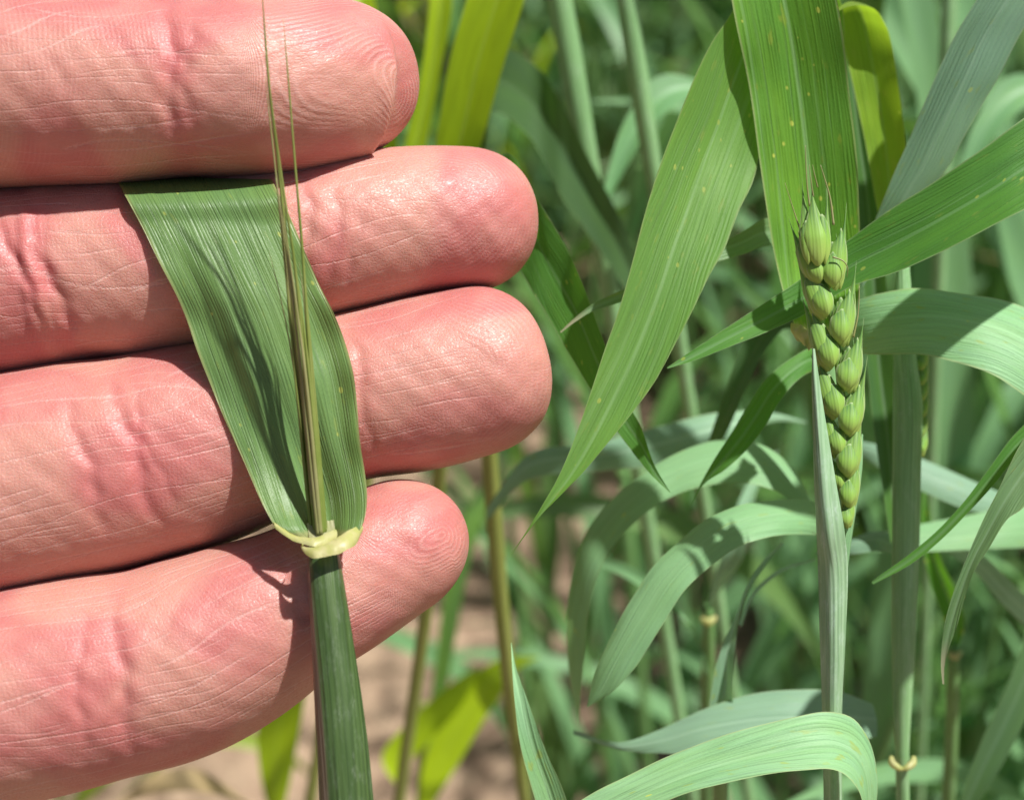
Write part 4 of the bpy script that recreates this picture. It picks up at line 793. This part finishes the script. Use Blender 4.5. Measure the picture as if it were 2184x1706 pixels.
def back_stems():
    for x0, x1, hw, d, lab in ((1195, 1262, 26, 305, 'blurred wheat plant with a broad grey-green sheath at the upper left of the ear'), (1336, 1398, 22, 292, 'blurred wheat plant with a yellowish sheath just left of the long hanging leaf'), (2025, 2010, 17, 330, 'blurred pale-stemmed wheat plant behind the waxy blue-green leaf')):
        dx = (x1 - x0) / 400
        rt = stem_root('wheat_plant', x0 + dx * 1700, 1715, d + 60, 0.0, lab)
        ptube(rt, [(x0 - dx * 250, -250, d - 4, hw * 0.7), (x0, 0, d, hw), (x1, 400, d + 10, hw * 0.9), (x0 + dx * 900, 900, d + 28, hw * 0.7), (x0 + dx * 1700, 1715, d + 60, hw * 0.5)], MAT['stem'], 'stem', n=16, m=40, to_ground=True)
        blade(rt, [(x0 - 20, -150, d - 5, x0 + 20, -150, d - 5), (x0 + 60, -330, d - 12, x0 + 130, -330, d - 14), (x0 + 220, -420, d - 16, x0 + 260, -350, d - 18), (x0 + 380, -300, d - 18, x0 + 382, -296, d - 18)], MAT['bgblue'], fold=0.8, nu=9, nv=30)
        blade(rt, [(x1 + 20, 420, d + 11, x1 + 28, 440, d + 11), (x1 + 80, 240, d + 14, x1 + 130, 270, d + 12), (x1 + 150, 160, d + 16, x1 + 190, 220, d + 14), (x1 + 260, 180, d + 18, x1 + 262, 186, d + 18)], MAT['bgblue'], fold=0.8, nu=9, nv=30)
back_stems()

def low_left():
    rt = stem_root('wheat_plant', 900, 1760, 470, 0.0, 'blurred bright yellow-green wheat plant low behind the held stem', 'wheat')
    ptube(rt, [(905, 1500, 440, 9), (900, 1640, 455, 11), (895, 1760, 470, 11)], MAT['bgstem_warm'], 'stem', n=10, m=16, to_ground=True)
    blade(rt, [(890, 1740, 468, 905, 1745, 468), (905, 1620, 440, 970, 1640, 440), (950, 1510, 420, 1030, 1540, 418), (1010, 1440, 408, 1070, 1480, 406), (1080, 1400, 404, 1100, 1430, 404), (1150, 1400, 404, 1151, 1402, 404)], MAT['bgyellow'], nu=9, nv=40)
    blade(rt, [(890, 1720, 466, 900, 1735, 466), (815, 1620, 440, 850, 1660, 440), (880, 1530, 420, 915, 1580, 420), (960, 1460, 410, 985, 1500, 410), (1020, 1420, 405, 1021, 1422, 405)][::1], MAT['bgyellow'], nu=9, nv=40)
    blade(rt, [(900, 1700, 462, 912, 1700, 462), (930, 1400, 450, 965, 1400, 450), (960, 1200, 445, 1000, 1210, 445), (1010, 1060, 445, 1040, 1070, 445), (1060, 990, 448, 1061, 991, 448)], MAT['bggreen'], nu=9, nv=40)
    rt = stem_root('wheat_plant', 590, 1760, 430, 0.0, 'blurred yellow-green wheat plant peeping out under the little finger', 'wheat')
    ptube(rt, [(600, 1400, 400, 9), (595, 1600, 415, 10), (590, 1760, 430, 10)], MAT['bgstem_warm'], 'stem', n=10, m=16, to_ground=True)
    blade(rt, [(580, 1760, 430, 596, 1760, 430), (555, 1650, 410, 620, 1660, 410), (550, 1540, 396, 640, 1550, 395), (585, 1400, 385, 660, 1420, 384), (640, 1280, 378, 670, 1290, 378), (690, 1210, 376, 691, 1211, 376)], MAT['bgyellow'], nu=9, nv=40)
    blade(rt, [(585, 1760, 430, 600, 1765, 430), (500, 1690, 415, 530, 1720, 415), (420, 1640, 405, 440, 1690, 404), (330, 1650, 400, 345, 1690, 400), (240, 1720, 400, 241, 1722, 400)], MAT['bgdry'], nu=7, nv=30)
low_left()

# ------------------------------------------------------------------ the crop behind
def proto_parts(seed, H, nleaf, ear):
    """stem and arching leaves of one plant about its foot, as (name, verts, faces, uv, nn)"""
    g = np.random.default_rng(seed); out = []
    zz = np.linspace(0, H, 14); b = g.uniform(-0.05, 0.05, 2)
    C = np.stack([b[0] * (zz / H) ** 2, b[1] * (zz / H) ** 2, zz], 1)
    out.append(('stem',) + tube_arrays(C, np.linspace(0.0021, 0.0013, 14), 8))
    for i in range(nleaf):
        z0 = H * (0.12 + 0.85 * i / max(1, nleaf - 1)) * g.uniform(0.93, 1.02)
        z0 = min(z0, H); p0 = np.array([np.interp(z0, zz, C[:, 0]), np.interp(z0, zz, C[:, 1]), z0])
        az = g.uniform(0, 2 * math.pi); Lf = g.uniform(0.13, 0.24); e0 = R(g.uniform(66, 86)); dr = R(g.uniform(20, 140)); wd = g.uniform(0.0034, 0.0062)
        n, nu = 22, 5; t = np.linspace(0, 1, n); el = e0 - dr * t ** 1.5
        st = Lf / (n - 1)
        hr = np.r_[0, np.cumsum(np.cos(el[:-1]) * st)]; vr = np.r_[0, np.cumsum(np.sin(el[:-1]) * st)]
        dirh = np.array([math.cos(az), math.sin(az), 0]); sid = np.array([-math.sin(az), math.cos(az), 0])
        ctr = p0 + hr[:, None] * dirh + vr[:, None] * np.array([0, 0, 1.0])
        tw = g.uniform(-1.2, 1.2) * t
        nrm = -np.sin(el)[:, None] * dirh + np.cos(el)[:, None] * np.array([0, 0, 1.0])
        wv = np.cos(tw)[:, None] * sid + np.sin(tw)[:, None] * nrm; nv_ = -np.sin(tw)[:, None] * sid + np.cos(tw)[:, None] * nrm
        w = wd * np.minimum(1, 0.45 + 3 * t) * (1 - t ** 2.6) ** 0.8 + 0.0001
        u = np.linspace(-1, 1, nu)
        V = ctr[:, None] + (w[:, None] * u)[..., None] * wv[:, None] + (0.35 * w[:, None] * np.abs(u))[..., None] * nv_[:, None]
        uv = np.stack([w[:, None] * u * 1000, np.repeat((t * Lf * 1000)[:, None], nu, 1)], -1).reshape(-1, 2)
        nn = np.stack([np.repeat(((u + 1) / 2)[None], n, 0), np.repeat(t[:, None], nu, 1)], -1).reshape(-1, 2)
        out.append(('leaf_blade', V.reshape(-1, 3), grid_faces(n, nu), uv, nn))
    return out
PROTO = []
for i in range(8):
    arr = proto_parts(100 + i, 0.46 + 0.02 * i, 8 + i % 2, False)
    PROTO.append(arr)
MESH = {}
def field_mesh(i, kind):
    """meshes of prototype i in one of the leaf colours, shared by its copies"""
    if (i, kind) not in MESH:
        L = []
        for nm, V, f, uv, nn in PROTO[i]:
            m = MAT['bgstem_warm' if kind in ('bgyellow', 'bgdry') else 'bgstem'] if nm == 'stem' else MAT[kind]
            if nm == 'leaf_blade' and kind != 'bgdry' and len(L) == 1: m = MAT['bgdry'] if i % 3 == 0 and kind == 'bgyellow' else m
            o = mesh_obj(nm, V, f, m, None, uv, nn); L.append((nm, o.data)); bpy.data.objects.remove(o)
        MESH[(i, kind)] = L
    return MESH[(i, kind)]
def sees(p):
    v = np.asarray(p) - CAM; d = v @ FWD
    return (v @ RIGHT) / d * FPX + 1092, 853 - (v @ UP) / d * FPX, d
g = np.random.default_rng(11)
npl = 0
spots = []
y = 0.46
while y < 2.1:
    half = 0.30 * (y + 0.15) + 0.14
    x = -half + g.uniform(0, 0.06)
    while x < half:
        spots.append((x + g.uniform(-0.015, 0.015), y + g.uniform(-0.03, 0.03))); x += g.uniform(0.042, 0.080) * (1 + 0.25 * (y - 0.4)) * (0.72 if x > 0.0 else 1.0)
    y += 0.085 if y < 1.2 else 0.12
for k in range(16): spots.append((0.03 + 0.20 * (k % 8) / 7 + g.uniform(-0.02, 0.02), (0.36 if k < 8 else 0.42) + g.uniform(-0.02, 0.02)))
for (x, y) in spots:
    px, py, d = sees((x, y, 0.0))
    qx, qy, qd = sees((x, y, 0.45))
    # bare soil shows low on the right and low behind the hand
    if y < 1.25 and (1960 < px < 2200 and py < 2600 and g.uniform() < 0.85): continue
    if y < 1.2 and px < 1130 and g.uniform() < 0.62: continue
    left = px < 1150
    if -0.35 < x < 0.04 and y < 1.35 and g.uniform() < 0.6: continue
    if -0.06 < x < 0.20 and 0.80 < y < 1.40 and g.uniform() < 0.75: continue
    kind = g.choice(['bgyellow', 'bggreen', 'bgdry', 'bgblue'], p=[0.56, 0.20, 0.21, 0.03]) if left else g.choice(['bgblue', 'bggreen', 'bgyellow', 'bgdry'], p=[0.74, 0.25, 0.01, 0.0])
    i = int(g.integers(0, 8))
    where = 'behind the hand' if left else 'behind the ear'
    tone = {'bgyellow': 'yellow-green', 'bggreen': 'mid-green', 'bgdry': 'straw-coloured', 'bgblue': 'blue-green'}[kind]
    row = 'nearest' if y < 0.8 else 'middle' if y < 1.4 else 'farthest'
    rt = empty('wheat_plant', (x, y, 0.0), 'blurred %s wheat plant in the %s rows %s' % (tone, row, where), 'wheat', '%s wheat plants in the %s rows %s' % (tone, row, where))
    rt.rotation_euler[2] = g.uniform(0, 2 * math.pi); s = g.uniform(0.88, 1.12); rt.scale = (s, s, s)
    for nm, me in field_mesh(i, kind):
        o = bpy.data.objects.new(nm, me); col.objects.link(o); o.parent = rt
    npl += 1
print('field plants', npl)
def far_crop():
    g = np.random.default_rng(5); V = []; F = []; MI = []; UV = []; NNc = []
    def strip(p, az, L, e0, dr, wd, mi):
        n = 6; t = np.linspace(0, 1, n); el = e0 - dr * t ** 1.4; st = L / (n - 1)
        hr = np.r_[0, np.cumsum(np.cos(el[:-1]) * st)]; vr = np.r_[0, np.cumsum(np.sin(el[:-1]) * st)]
        dh = np.array([math.cos(az), math.sin(az), 0]); sd = np.array([-math.sin(az), math.cos(az), 0])
        c = p + hr[:, None] * dh + vr[:, None] * np.array([0, 0, 1.0]); w = wd * (1 - t ** 2.5) + 0.0002
        o = len(V) * 1
        for k in range(n):
            V.append(c[k] - w[k] * sd); V.append(c[k] + w[k] * sd); UV.extend([(-wd * 1000, t[k] * L * 1000), (wd * 1000, t[k] * L * 1000)]); NNc.extend([(0, t[k]), (1, t[k])])
        for k in range(n - 1): F.append((o + 2 * k, o + 2 * k + 1, o + 2 * k + 3, o + 2 * k + 2)); MI.append(mi)
    def crowd(n, x0, x1, y0, y1, big=1.0):
        for _ in range(n):
            x, y = g.uniform(x0, x1), g.uniform(y0, y1); mi = int(g.choice([0, 1, 2], p=[0.45, 0.48, 0.07]))
            for j in range(3):
                strip(np.array([x, y, g.uniform(0.0, 0.35)]), g.uniform(0, 6.28), g.uniform(0.2, 0.34) * big, R(g.uniform(55, 85)), R(g.uniform(20, 120)), g.uniform(0.004, 0.008) * big, mi)
    crowd(2600, -2.2, 2.2, 2.15, 4.2); crowd(1500, -6, 6, 4.2, 9, 1.3)
    crowd(650, 0.22, 1.0, 0.62, 1.4, 0.75); crowd(600, 0.0, 1.0, 1.4, 2.2, 0.75); crowd(160, -0.9, 0.02, 1.3, 2.2, 0.75)
    crowd(420, -1.3, -0.38, 0.5, 2.2, 0.9)
    crowd(500, -2.6, -1.15, 0.3, 2.2); crowd(500, 1.15, 2.6, 0.3, 2.2)
    o = mesh_obj('distant_crop', np.array(V), F, [MAT['bgblue'], MAT['bggreen'], MAT['bgdry']], None, np.array(UV), np.array(NNc), MI)
    tag(o, 'mass of low tangled leaves and distant wheat filling the background', 'crop', kind='stuff')
far_crop()
